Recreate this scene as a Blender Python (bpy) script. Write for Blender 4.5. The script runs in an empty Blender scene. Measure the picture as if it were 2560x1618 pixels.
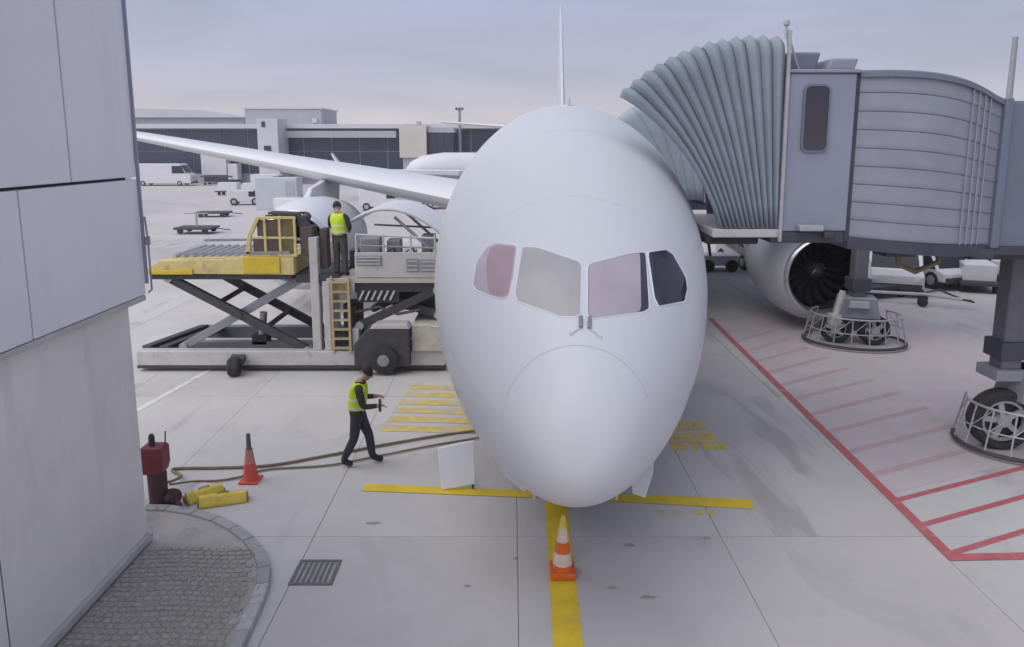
import bpy, bmesh, math, random
from mathutils import Vector, Matrix
random.seed(7)
R = math.radians
sc = bpy.context.scene
col = sc.collection

# ------------------------------------------------------------------ camera
cam = bpy.data.cameras.new('camera'); camo = bpy.data.objects.new('camera', cam); col.objects.link(camo)
camo.location = (0, 0, 5.9); camo.rotation_euler = (R(90 - 9.3), 0, 0)
cam.sensor_width = 36; cam.lens = 1807 / 2560 * 36; cam.shift_y = -152 / 2560
cam.clip_start = 0.1; cam.clip_end = 3000
sc.camera = camo
# ------------------------------------------------------------------ world: overcast sky
SUN_EL, SUN_AZ = R(48), R(238)          # azimuth clockwise from +Y: behind and left of the camera
w = bpy.data.worlds.new('World'); sc.world = w; w.use_nodes = True
nt = w.node_tree; N = nt.nodes; L = nt.links; N.clear()
def nd(t, **k):
    n = N.new(t)
    for a, b in k.items(): setattr(n, a, b)
    return n
out = nd('ShaderNodeOutputWorld'); bg = nd('ShaderNodeBackground'); L.new(bg.outputs[0], out.inputs[0])
sky = nd('ShaderNodeTexSky', sky_type='NISHITA'); sky.sun_disc = False
sky.sun_elevation = SUN_EL; sky.sun_rotation = SUN_AZ; sky.dust_density = 3
skm = nd('ShaderNodeVectorMath', operation='SCALE'); skm.inputs['Scale'].default_value = 0.07
L.new(sky.outputs[0], skm.inputs[0])
tc = nd('ShaderNodeTexCoord'); sep = nd('ShaderNodeSeparateXYZ'); L.new(tc.outputs['Generated'], sep.inputs[0])
ramp = nd('ShaderNodeValToRGB'); L.new(sep.outputs['Z'], ramp.inputs[0])
e = ramp.color_ramp.elements
e[0].position = 0.0; e[0].color = (1.15, 1.0, .97, 1)
e[1].position = 1.0; e[1].color = (.50, .55, .72, 1)
for p_, c_ in ((.03, (.95, .86, .89, 1)), (.055, (.69, .66, .755, 1)), (.09, (.55, .56, .71, 1)), (.2, (.46, .495, .68, 1)), (.34, (.385, .44, .635, 1)), (.55, (.42, .47, .65, 1))):
    k = ramp.color_ramp.elements.new(p_); k.color = c_
mp = nd('ShaderNodeMapping'); mp.inputs['Scale'].default_value = (1.2, 1.2, 5.5); L.new(tc.outputs['Generated'], mp.inputs[0])
no = nd('ShaderNodeTexNoise'); no.inputs['Scale'].default_value = 1.7; no.inputs['Detail'].default_value = 5; no.inputs['Roughness'].default_value = .5
no.inputs['Distortion'].default_value = .6
L.new(mp.outputs[0], no.inputs[0])
mr = nd('ShaderNodeMapRange'); mr.inputs['From Min'].default_value = .3; mr.inputs['From Max'].default_value = .7
mr.inputs['To Min'].default_value = .42; mr.inputs['To Max'].default_value = .55; L.new(no.outputs[0], mr.inputs[0])
cl = nd('ShaderNodeVectorMath', operation='SCALE'); L.new(ramp.outputs[0], cl.inputs[0]); L.new(mr.outputs[0], cl.inputs['Scale'])
mx = nd('ShaderNodeMix', data_type='RGBA'); mx.inputs[0].default_value = .88
L.new(skm.outputs[0], mx.inputs[6]); L.new(cl.outputs[0], mx.inputs[7]); L.new(mx.outputs[2], bg.inputs[0]); bg.inputs[1].default_value = 1.0
# ------------------------------------------------------------------ sun (overcast: weak and wide)
sun = bpy.data.lights.new('sun', 'SUN'); sun.energy = 1.5; sun.angle = R(85); sun.color = (1, .96, .91)
suno = bpy.data.objects.new('sun', sun); col.objects.link(suno)
dv = Vector((math.sin(SUN_AZ) * math.cos(SUN_EL), math.cos(SUN_AZ) * math.cos(SUN_EL), math.sin(SUN_EL)))
suno.rotation_euler = dv.to_track_quat('Z', 'Y').to_euler(); suno.location = dv * 40
sc.view_settings.view_transform = 'Standard'; sc.view_settings.look = 'None'
sc.view_settings.exposure = 0.92; sc.view_settings.gamma = 1; sc.view_settings.use_curve_mapping = False

# ------------------------------------------------------------------ materials
def M(name, c, rough=.6, metal=0, var=.08, scale=2.5, bump=0, bscale=30, coat=0, stain=None, spec=.5):
    m = bpy.data.materials.new(name); m.use_nodes = True
    t = m.node_tree; b = t.nodes['Principled BSDF']
    b.inputs['Roughness'].default_value = rough; b.inputs['Metallic'].default_value = metal
    b.inputs['Coat Weight'].default_value = coat; b.inputs['Coat Roughness'].default_value = .12
    b.inputs['Specular IOR Level'].default_value = spec
    b.inputs['Base Color'].default_value = (*c, 1)
    g = t.nodes.new('ShaderNodeNewGeometry')
    if var:
        n1 = t.nodes.new('ShaderNodeTexNoise'); n1.inputs['Scale'].default_value = scale; n1.inputs['Detail'].default_value = 6; n1.inputs['Roughness'].default_value = .62
        t.links.new(g.outputs['Position'], n1.inputs['Vector'])
        r = t.nodes.new('ShaderNodeMapRange'); r.inputs['From Min'].default_value = .3; r.inputs['From Max'].default_value = .7
        r.inputs['To Min'].default_value = 1 - var; r.inputs['To Max'].default_value = 1 + var
        t.links.new(n1.outputs[0], r.inputs[0])
        sv = t.nodes.new('ShaderNodeVectorMath'); sv.operation = 'SCALE'; sv.inputs[0].default_value = c
        t.links.new(r.outputs[0], sv.inputs['Scale']); cur = sv.outputs[0]
        if stain:                                   # dirt with a shape of its own: (colour, scale, threshold, amount)
            n2 = t.nodes.new('ShaderNodeTexNoise'); n2.inputs['Scale'].default_value = stain[1]; n2.inputs['Detail'].default_value = 4; n2.inputs['Distortion'].default_value = .8
            mpn = t.nodes.new('ShaderNodeMapping'); mpn.inputs['Scale'].default_value = stain[4] if len(stain) > 4 else (1, 1, 1)
            t.links.new(g.outputs['Position'], mpn.inputs['Vector']); t.links.new(mpn.outputs[0], n2.inputs['Vector'])
            r2 = t.nodes.new('ShaderNodeMapRange'); r2.inputs['From Min'].default_value = stain[2]; r2.inputs['From Max'].default_value = stain[2] + .12
            r2.inputs['To Max'].default_value = stain[3]; t.links.new(n2.outputs[0], r2.inputs[0])
            mm = t.nodes.new('ShaderNodeMix'); mm.data_type = 'RGBA'; mm.inputs[7].default_value = (*stain[0], 1)
            t.links.new(r2.outputs[0], mm.inputs[0]); t.links.new(cur, mm.inputs[6]); cur = mm.outputs[2]
        t.links.new(cur, b.inputs['Base Color'])
        rr = t.nodes.new('ShaderNodeMapRange'); rr.inputs['To Min'].default_value = max(0.02, rough - .1); rr.inputs['To Max'].default_value = min(1, rough + .1)
        t.links.new(n1.outputs[0], rr.inputs[0]); t.links.new(rr.outputs[0], b.inputs['Roughness'])
    if bump:
        n3 = t.nodes.new('ShaderNodeTexNoise'); n3.inputs['Scale'].default_value = bscale; n3.inputs['Detail'].default_value = 4
        t.links.new(g.outputs['Position'], n3.inputs['Vector'])
        bp = t.nodes.new('ShaderNodeBump'); bp.inputs['Strength'].default_value = bump; bp.inputs['Distance'].default_value = .02
        t.links.new(n3.outputs[0], bp.inputs['Height']); t.links.new(bp.outputs[0], b.inputs['Normal'])
    return m

concrete = M('concrete', (.50, .475, .47), .8, var=.08, scale=.35, bump=.15, bscale=45, stain=((.35, .335, .33), 1.6, .55, .75, (1, .14, 1)))
concrete_b = M('concrete_b', (.51, .49, .485), .8, var=.08, scale=.4, bump=.15, bscale=45, stain=((.36, .345, .34), .9, .58, .6, (1, .5, 1)))
concrete_c = M('concrete_c', (.49, .465, .46), .8, var=.08, scale=.45, bump=.15, bscale=45, stain=((.36, .345, .34), 1.1, .57, .6, (.6, .25, 1)))
ground_far = M('ground_far', (.48, .45, .45), .85, var=.09, scale=.06, stain=((.3, .29, .3), .05, .58, .5))
joint_dark = M('joint_filler', (.32, .305, .30), .9, var=.2, scale=5)
pave = M('paving_concrete', (.37, .345, .33), .85, var=.14, scale=1.6, bump=.3, bscale=40, stain=((.25, .24, .235), 2.2, .56, .6))
cobble_m = [M('cobble_%d' % i, c, .8, var=.2, scale=9, bump=.5, bscale=40) for i, c in enumerate(((.335, .31, .285), (.35, .325, .30), (.32, .298, .272), (.345, .312, .29)))]
kerb_m = M('kerb_stone', (.36, .35, .35), .8, var=.18, scale=3, bump=.3, bscale=35, stain=((.2, .2, .2), 3, .56, .7))
kerb_w = M('kerb_paint', (.46, .45, .445), .75, var=.2, scale=6, stain=((.2, .2, .2), 6, .55, .7))
yellow_l = M('worn_yellow_lettering', (.62, .46, .08), .75, var=.2, scale=4, stain=((.48, .44, .34), 4, .6, .6))
yellow_p = M('yellow_paint', (.70, .50, .03), .7, var=.12, scale=3, stain=((.42, .37, .22), 5, .60, .55))
yellow_f = M('faded_yellow_paint', (.58, .45, .14), .8, var=.2, scale=4, stain=((.48, .445, .38), 2.2, .47, .85))
red_p = M('red_paint', (.46, .12, .13), .75, var=.15, scale=4, stain=((.40, .30, .30), 3, .58, .6))
red_f = M('faded_red_paint', (.49, .36, .37), .8, var=.1, scale=3, stain=((.46, .38, .38), 2, .5, .7))
red_a = M('worn_red_wash', (.53, .455, .47), .8, var=.08, scale=.8, stain=((.50, .46, .46), .7, .5, .7))
white_p = M('white_paint_line', (.66, .65, .65), .75, var=.1, scale=3, stain=((.42, .41, .41), 4, .56, .7))
plane_w = M('aircraft_white', (.62, .635, .665), .42, var=.012, scale=.25, coat=.08, spec=.3)
plane_g = M('aircraft_grey', (.52, .54, .58), .4, var=.06, scale=1)
lip_m = M('bare_metal_lip', (.70, .71, .74), .30, metal=.85, var=.05)
seam = M('panel_seam', (.46, .475, .52), .7, var=0)
seam2 = M('fine_skin_joint', (.47, .485, .525), .6, var=0)
frame_m = M('window_post', (.72, .72, .76), .35, var=.02)
glass_d = M('dark_glass', (.030, .032, .050), .12, var=.1, coat=.3)
shade_pink = M('sunshade_rose', (.36, .245, .28), .38, var=.12, scale=1.3, coat=.25)
shade_grey = M('sunshade_grey', (.38, .37, .37), .38, var=.10, scale=1.3, coat=.25)
shade_lt = M('sunshade_pale', (.44, .38, .415), .38, var=.12, scale=1.5, coat=.25)
dark = M('dark_steel', (.055, .052, .062), .6, var=.25, scale=6)
dark2 = M('engine_interior', (.035, .036, .052), .55, var=.25, scale=4)
fan_m = M('fan_blade', (.026, .027, .040), .75, var=.1, spec=.08)
rubber = M('rubber', (.035, .033, .036), .85, var=.3, scale=8, bump=.3)
steel = M('galvanised_steel', (.42, .43, .45), .5, metal=.3, var=.12, scale=4)
grey_m = M('mid_grey_paint', (.25, .26, .29), .55, var=.12, scale=3)
col_m = M('column_paint', (.125, .125, .145), .55, var=.15, scale=3)
clad = M('wall_cladding', (.74, .735, .77), .42, var=.03, scale=.6, coat=.08, stain=((.69, .685, .72), 2.5, .54, .5, (1, 1, .07)))
clad_in = M('wall_shadow_gap', (.10, .10, .12), .8, var=.1)
render_w = M('rendered_wall', (.74, .71, .69), .85, var=.07, scale=.8, bump=.12, bscale=60, stain=((.64, .61, .59), 2.2, .54, .6, (1, 1, .16)))
skirt_m = M('wall_skirting', (.46, .45, .44), .7, var=.15, scale=4)
fabric = M('canopy_fabric', (.26, .30, .35), .75, var=.10, scale=2.2, bump=.2, bscale=60)
fabric2 = M('pale_canopy_fabric', (.31, .355, .40), .75, var=.10, scale=1.5)
bridge_g = M('bridge_grey_panel', (.265, .28, .36), .45, var=.06, scale=1.2, coat=.1)
bridge_s = M('bridge_slat', (.25, .265, .325), .45, var=.08, scale=2, coat=.1)
guide_m = M('slat_guide_paint', (.30, .32, .38), .5, var=.1)
bridge_t = M('bridge_tunnel', (.15, .172, .235), .5, var=.08, scale=1.4)
bridge_d = M('bridge_dark_beam', (.055, .058, .078), .6, var=.2, scale=3)
cream = M('loader_cream', (.50, .47, .41), .55, var=.14, scale=3, stain=((.3, .27, .23), 3, .6, .6))
loader_w = M('loader_white', (.49, .475, .475), .5, var=.10, scale=3, stain=((.33, .30, .28), 3.5, .6, .6))
loader_y = M('loader_yellow', (.62, .45, .03), .5, var=.12, scale=4, stain=((.3, .22, .06), 4, .6, .5))
loader_y2 = M('loader_pale_yellow', (.60, .49, .20), .55, var=.16, scale=3, stain=((.33, .28, .17), 3, .57, .7))
tan_m = M('ladder_tan', (.42, .34, .20), .6, var=.15, scale=6)
amber = M('tinted_screen', (.16, .125, .06), .3, var=.2, scale=3)
brown = M('brown_equipment', (.10, .07, .065), .7, var=.25, scale=6)
cone_r = M('cone_red', (.58, .085, .06), .5, var=.10, scale=10, coat=.1)
cone_o = M('cone_orange', (.68, .13, .02), .5, var=.10, scale=10, coat=.1)
cone_w = M('cone_white_band', (.70, .55, .48), .5, var=.12, scale=14)
cone_b = M('cone_faded_band', (.50, .20, .17), .55, var=.12, scale=12)
cone_k = M('cone_dark_top', (.10, .095, .105), .6, var=.15, scale=12)
ped_r = M('pedestal_red', (.20, .036, .045), .55, var=.18, scale=8)
ped_k = M('pedestal_dark', (.075, .034, .038), .65, var=.2, scale=8)
chock_y = M('chock_yellow', (.70, .54, .08), .6, var=.12, scale=7, stain=((.35, .27, .08), 8, .58, .6))
vest_m = M('hi_vis_vest', (.50, .66, .02), .7, var=.12, scale=12)
vest_r = M('reflective_band', (.60, .62, .52), .5, var=.1, scale=20)
navy = M('navy_trousers', (.035, .036, .052), .85, var=.2, scale=14)
greytr = M('grey_trousers', (.085, .075, .075), .85, var=.2, scale=14)
sleeve = M('dark_sleeve', (.030, .034, .026), .85, var=.25, scale=14)
skin_m = M('skin', (.36, .20, .145), .55, var=.08, scale=20)
hair_m = M('dark_hair', (.022, .019, .020), .7, var=.3, scale=40)
shoe_m = M('work_shoe', (.020, .018, .022), .7, var=.2, scale=20)
cable_m = M('rubber_cable', (.19, .145, .09), .7, var=.2, scale=10)
cast = M('cast_iron', (.16, .155, .16), .65, metal=.3, var=.25, scale=15)
white_v = M('vehicle_white', (.66, .66, .69), .35, var=.05, scale=2, coat=.3)
glass_v = M('vehicle_glass', (.03, .034, .048), .3, var=.1, spec=.25)
lamp_w = M('lamp_glass', (.75, .75, .78), .2, var=.05)
far_glass = M('terminal_glass', (.028, .040, .075), .3, var=.35, scale=.12)
far_white = M('terminal_white', (.58, .58, .62), .6, var=.06, scale=.2)
far_grey = M('terminal_grey', (.40, .41, .46), .6, var=.06, scale=.2)
far_beige = M('terminal_beige', (.58, .54, .48), .6, var=.06, scale=.2)
hill_m = M('distant_hills', (.30, .31, .37), .9, var=.12, scale=.02)
box_blue = M('pale_blue_box', (.50, .53, .57), .5, var=.06, scale=1)

# ------------------------------------------------------------------ mesh helpers
class MB:
    def __init__(s): s.v = []; s.f = []; s.smooth = False
    def add(s, vs, fs):
        o = len(s.v); s.v += [tuple(v) for v in vs]; s.f += [tuple(i + o for i in f) for f in fs]; return s
    def hexa(s, p):                         # 8 points: bottom ring then top ring
        return s.add(p, [(3, 2, 1, 0), (4, 5, 6, 7), (0, 1, 5, 4), (1, 2, 6, 5), (2, 3, 7, 6), (3, 0, 4, 7)])
    def box(s, x0, x1, y0, y1, z0, z1):
        return s.hexa([(x0, y0, z0), (x1, y0, z0), (x1, y1, z0), (x0, y1, z0), (x0, y0, z1), (x1, y0, z1), (x1, y1, z1), (x0, y1, z1)])
    def beam(s, p, q, wd, hg=None, up=(0, 0, 1)):
        p, q = Vector(p), Vector(q); hg = hg or wd; d = (q - p).normalized(); u = Vector(up)
        if abs(d.dot(u)) > .99: u = Vector((0, 1, 0))
        a = d.cross(u).normalized() * wd / 2; b = a.cross(d).normalized() * hg / 2
        return s.hexa([p - a - b, p + a - b, q + a - b, q - a - b, p - a + b, p + a + b, q + a + b, q - a + b])
    def prism(s, poly, y0, y1):             # polygon in XZ, extruded along Y
        n = len(poly); vs = [(x, y0, z) for x, z in poly] + [(x, y1, z) for x, z in poly]
        return s.add(vs, [tuple(range(n)), tuple(range(2 * n - 1, n - 1, -1))] + [(i, i + n, (i + 1) % n + n, (i + 1) % n) for i in range(n)])
    def prism_z(s, poly, z0, z1):           # polygon in XY, extruded along Z
        n = len(poly); vs = [(x, y, z0) for x, y in poly] + [(x, y, z1) for x, y in poly]
        return s.add(vs, [tuple(range(n - 1, -1, -1)), tuple(range(n, 2 * n))] + [(i, (i + 1) % n, (i + 1) % n + n, i + n) for i in range(n)])
    def sheet(s, poly, z):
        return s.add([(x, y, z) for x, y in poly], [tuple(range(len(poly)))])
    def lathe(s, prof, c=(0, 0, 0), axis=(0, 0, 1), n=24, cap=True):
        ax = Vector(axis).normalized(); u = ax.orthogonal().normalized(); v = ax.cross(u); c = Vector(c); vs = []; fs = []
        for r, h in prof:
            for i in range(n):
                a = 2 * math.pi * i / n; vs.append(c + ax * h + (u * math.cos(a) + v * math.sin(a)) * r)
        for k in range(len(prof) - 1):
            for i in range(n): fs.append((k * n + i, k * n + (i + 1) % n, (k + 1) * n + (i + 1) % n, (k + 1) * n + i))
        if cap: fs.append(tuple(range(n - 1, -1, -1))); fs.append(tuple(range((len(prof) - 1) * n, len(prof) * n)))
        return s.add(vs, fs)
    def tube(s, pts, r, n=8):
        pts = [Vector(p) for p in pts]; vs = []; fs = []; m = len(pts); pu = None
        for k, p in enumerate(pts):
            d = (pts[min(k + 1, m - 1)] - pts[max(k - 1, 0)]).normalized()
            u = d.orthogonal().normalized() if pu is None else (pu - d * pu.dot(d)).normalized(); pu = u; v = d.cross(u)
            for i in range(n):
                a = 2 * math.pi * i / n; vs.append(p + (u * math.cos(a) + v * math.sin(a)) * r)
        for k in range(m - 1):
            for i in range(n): fs.append((k * n + i, k * n + (i + 1) % n, (k + 1) * n + (i + 1) % n, (k + 1) * n + i))
        fs.append(tuple(range(n - 1, -1, -1))); fs.append(tuple(range((m - 1) * n, m * n)))
        return s.add(vs, fs)
    def grid(s, rows):
        m = len(rows[0]); vs = [p for r in rows for p in r]
        return s.add(vs, [(k * m + i, k * m + i + 1, (k + 1) * m + i + 1, (k + 1) * m + i) for k in range(len(rows) - 1) for i in range(m - 1)])
    def build(s, name, mat, parent=None, smooth=False, bevel=0, local=False, solid=0):
        me = bpy.data.meshes.new(name); me.from_pydata(s.v, [], s.f); me.update()
        bm = bmesh.new(); bm.from_mesh(me); bmesh.ops.recalc_face_normals(bm, faces=bm.faces); bm.to_mesh(me); bm.free()
        if isinstance(mat, (list, tuple)):
            for m_ in mat: me.materials.append(m_)
        else: me.materials.append(mat)
        if smooth:
            for p in me.polygons: p.use_smooth = True
            me.set_sharp_from_angle(angle=R(38))
        o = bpy.data.objects.new(name, me); col.objects.link(o)
        if parent is not None:
            o.parent = parent
            if not local and parent.type == 'EMPTY': o.matrix_parent_inverse = Matrix.LocRotScale(parent.location, parent.rotation_euler, parent.scale).inverted()
        if solid:
            md = o.modifiers.new('thickness', 'SOLIDIFY'); md.thickness = solid; md.offset = 0
        if bevel:
            md = o.modifiers.new('bevel', 'BEVEL'); md.width = bevel; md.segments = 2; md.limit_method = 'ANGLE'; md.angle_limit = R(40)
        return o

def tag(o, label=None, cat=None, group=None, kind=None):
    if label: o['label'] = label
    if cat: o['category'] = cat
    if group: o['group'] = group
    if kind: o['kind'] = kind
    return o
def thing(name, loc, label, cat, group=None, rz=0):
    o = bpy.data.objects.new(name, None); col.objects.link(o); o.location = loc; o.rotation_euler = (0, 0, rz)
    o.empty_display_size = .3
    return tag(o, label, cat, group)
def copy_tree(o, parent=None):
    c = o.copy(); col.objects.link(c); c.parent = parent
    if parent is not None: c.matrix_parent_inverse = o.matrix_parent_inverse.copy()
    for ch in [x for x in bpy.data.objects if x.parent == o]: copy_tree(ch, c)
    return c
def lerp(a, b, t): return a + (b - a) * t

# ================================================================== THE GROUND
g = MB().sheet([(-560, -60), (560, -60), (560, 700), (-560, 700)], -.035)
ground = tag(g.build('apron_ground', ground_far), kind='structure')
# concrete slabs with recessed joints, nearest part of the apron
apron = tag(MB().sheet([(-31.2, -2.4), (31.1, -2.4), (31.1, 47.4), (-31.2, 47.4)], -.030).build('apron', joint_dark), kind='structure')
SX, SY = 3.1, 6.2
slab_me = {}
for i in range(-9, 9):
    for j in range(0, 8):
        x0 = .08 + i * SX; y0 = -2.2 + j * SY
        k = random.randrange(3); gp = .0045
        if k not in slab_me:
            o = MB().box(gp, SX - gp, gp, SY - gp, -.02, 0).build('slab', (concrete, concrete_b, concrete_c)[k], apron, bevel=0)
            slab_me[k] = o.data
        else:
            o = bpy.data.objects.new('slab', slab_me[k]); col.objects.link(o); o.parent = apron
        o.location = (x0, y0, random.uniform(-.0015, .0015))

ZP = .0045
def strip(name, p, q, wd, mat, z=ZP, n=1):
    p, q = Vector((*p, 0)), Vector((*q, 0)); d = (q - p).normalized(); a = Vector((-d.y, d.x, 0)) * wd / 2
    return MB().sheet([tuple((p + a).xy), tuple((p - a).xy), tuple((q - a).xy), tuple((q + a).xy)], z).build(name, mat, apron)
strip('yellow_guide_line', (.56, 2), (.76, 12.6), .36, yellow_p)
strip('yellow_guide_line', (.78, 12.6), (3.2, 47), .30, yellow_p)
# stop bar across the guide line
MB().sheet([(-2.60, 11.66), (.50, 11.40), (.50, 11.66), (-2.56, 11.92)], ZP + .004).build('stop_bar', yellow_p, apron)
MB().sheet([(.86, 11.38), (3.95, 11.03), (4.03, 11.36), (.86, 11.64)], ZP + .004).build('stop_bar', yellow_p, apron)
m = MB()
for x in (2.35, 2.62, 2.95, 3.15): m.sheet([(x, 10.86), (x + .13, 10.86), (x + .13, 11.0), (x, 11.0)], ZP)
m.build('stop_bar_lettering', yellow_f, apron)
for k in range(6):
    y = 14.35 + k * .52
    strip('yellow_hatch_stripe', (-2.75 + .05 * k, y + .12), (-.2, y - .05), .33, yellow_f)
# faded stop-position lettering right of the nose
m = MB()
for row, (y, xs) in enumerate(((15.25, (3.62, 3.74)), (14.5, (3.2, 3.38, 3.52, 3.66, 3.82, 3.98)), (13.85, (3.15, 3.3, 3.45, 3.6, 3.75, 3.9, 4.02)), (13.35, (3.15, 3.32, 3.55, 3.78, 3.95, 4.1)))):
    for x in xs:
        m.sheet([(x, y), (x + .11, y), (x + .11, y + .34), (x, y + .34)], ZP)
    if row in (1, 2): m.sheet([(xs[0], y - .14), (xs[-1] + .1, y - .14), (xs[-1] + .1, y - .06), (xs[0], y - .06)], ZP)
m.build('stop_position_lettering', yellow_l, apron)
# red no-parking area
strip('red_boundary_line', (6.36, 9.55), (6.80, 24.2), .17, red_p, ZP + .004)
strip('red_boundary_line', (6.30, 9.62), (16, 9.95), .17, red_p, ZP + .008)
for k in range(13):
    y = 9.75 + k * .80 if k < 3 else 11.3 + (k - 2) * .98
    mt = red_p if k < 3 else red_f
    strip('red_hatch_stripe', (6.45 + .02 * k, y), (13.5, y + 2.9) if k < 3 else (10.2 - .15 * k, y + 1.45), .11 if k < 3 else .16, mt)
MB().sheet([(6.55, 11.6), (14, 14.6), (14, 26), (6.85, 24.1)], ZP - .002).build('faded_red_area', red_a, apron)
strip('white_boundary_line', (-8.45, 15.3), (-7.9, 19.2), .16, white_p)
strip('white_boundary_line', (-22, 62), (6, 60), .3, white_p, -.02)
# dark patches and rubber marks are lightly proud flakes of old sealant
for x, y, a_, b_ in ((1.75, 9.95, .10, .05), (2.95, 10.15, .08, .04), (1.35, 8.9, .07, .035), (1.8, 8.7, .12, .04), (-.6, 8.95, .05, .03), (-2.2, 10.6, .13, .04), (.05, 9.6, .04, .05)):
    pts = [(x + a_ * math.cos(t * .628) * random.uniform(.7, 1.2), y + b_ * math.sin(t * .628) * random.uniform(.7, 1.2)) for t in range(10)]
    MB().sheet(pts, ZP).build('sealant_patch', joint_dark, apron)
# drain grate
dr = thing('drain_grate', (-2.75, 9.25, 0), 'square iron drain grate set into the apron by the kerb', 'drain')
m = MB(); cx, cy, hs = -2.74, 9.26, .30
m.box(cx - hs, cx + hs, cy - hs, cy - hs + .05, .001, .014); m.box(cx - hs, cx + hs, cy + hs - .05, cy + hs, .001, .014)
m.box(cx - hs, cx - hs + .05, cy - hs + .05, cy + hs - .05, .001, .014); m.box(cx + hs - .05, cx + hs, cy - hs + .05, cy + hs - .05, .001, .014)
m.build('grate_frame', cast, dr)
MB().sheet([(cx - hs + .05, cy - hs + .05), (cx + hs - .05, cy - hs + .05), (cx + hs - .05, cy + hs - .05), (cx - hs + .05, cy + hs - .05)], .003).build('grate_pit', joint_dark, dr)
for k in range(6):
    x = cx - hs + .09 + k * .075
    MB().box(x, x + .035, cy - hs + .052, cy + hs - .052, .004, .013).build('grate_bar', cast, dr)

# ------------------------------------------------------------------ hills on the skyline
m = MB(); rows = [[], []]
for k in range(60):
    x = -420 + k * 12; h = 13.5 + 3 * math.sin(k * .37) + 2 * math.sin(k * .9 + 1)
    rows[0].append((x, 430 + 10 * math.sin(k), -.1)); rows[1].append((x, 445, h))
rows.append([(p[0], 520, -.1) for p in rows[0]])
tag(m.grid(rows).build('hills', hill_m, smooth=True), kind='structure')

# ================================================================== TERMINAL WALL, LEFT FOREGROUND
wl = thing('terminal_wall', (-5.4, 9.95, 0), 'tall grey clad terminal wall corner rising on the left beside the cobbled island', 'building')
MB().box(-9, -5.40, 1.5, 9.93, 0, 3.70).build('lower_wall', render_w, wl)
MB().box(-9, -5.33, 1.5, 10.02, 3.74, 14).build('wall_core', clad_in, wl)
XF = -5.20
JZ = 5.44
def panel(y0, y1, z0, z1):
    MB().box(-5.33, XF, y0, y1, z0, z1).build('wall_panel', clad, wl, bevel=.012)
for a_, b_ in ((8.60, 10.06), (6.9, 8.57), (5.2, 6.87), (3.5, 5.17), (1.5, 3.47)):
    panel(a_, b_, JZ + .018, 9.4); panel(a_, b_, 9.43, 14)
for a_, b_ in ((7.64, 10.06), (5.2, 7.615), (2.8, 5.18)): panel(a_, b_, 3.80, JZ - .018)
MB().box(-5.46, -5.195, 1.5, 10.05, 3.715, 3.79).build('drip_ledge', skirt_m, wl, bevel=.01)
MB().box(-5.205, -5.165, 10.065, 10.10, 3.95, 14).build('corner_trim', bridge_g, wl)
m = MB().tube([(-5.15, 10.10, 4.9), (-5.13, 10.10, 4.6), (-5.13, 10.10, 3.86), (-5.18, 10.10, 3.82)], .014); m.box(-5.16, -5.11, 10.07, 10.13, 4.5, 4.62)
m.build('corner_conduit', grey_m, wl)
MB().box(-5.40, -5.33, 1.5, 9.96, .12, .235).build('skirting', skirt_m, wl, bevel=.015)
for y in (7.0, 4.6):
    MB().box(-5.401, -5.396, y, y + .012, .24, 2.0).build('wall_crack', clad_in, wl)

# ------------------------------------------------------------------ cobbled island with kerb
edge = [(-5.95, 10.98), (-5.55, 10.97), (-5.05, 10.83), (-4.6, 10.62), (-4.2, 10.33), (-3.85, 10.0), (-3.55, 9.62), (-3.36, 9.25), (-3.25, 8.85), (-3.20, 8.4), (-3.17, 7.9), (-3.14, 7.4), (-3.12, 6.8), (-3.11, 6.0), (-3.1, 5.0)]
isl = tag(MB().prism_z([(-5.398, 4.9), (-3.2, 4.9)] + [(x - .12, y - .05) for x, y in edge[::-1]] + [(-5.95, 9.94), (-5.398, 9.94)], .004, .085).build('pavement', pave), kind='structure')
fine = []
for a_, b_ in zip(edge, edge[1:]):
    n = max(1, round(math.dist(a_, b_) / .5))
    for k in range(n): fine.append((lerp(a_[0], b_[0], k / n), lerp(a_[1], b_[1], k / n)))
fine.append(edge[-1])
def nrm(i):
    p, q = Vector(fine[max(i - 1, 0)]), Vector(fine[min(i + 1, len(fine) - 1)]); d = (q - p).normalized(); return Vector((d.y, -d.x))
for i in range(len(fine) - 1):
    p, q = Vector(fine[i]), Vector(fine[i + 1]); d = (q - p).normalized() * .006
    n0, n1 = nrm(i) * .17, nrm(i + 1) * .17
    if n0.dot(Vector((-4.5, 8)) - p) < 0: n0 = -n0
    if n1.dot(Vector((-4.5, 8)) - q) < 0: n1 = -n1
    h = .125 + random.uniform(-.004, .004)
    MB().prism_z([tuple(p + d), tuple(q - d), tuple(q + n1 - d), tuple(p + n0 + d)], .003, h).build('kerb_stone', kerb_w if 8.0 < (p.y + q.y) / 2 < 8.75 else kerb_m, isl, bevel=.018)
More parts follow.
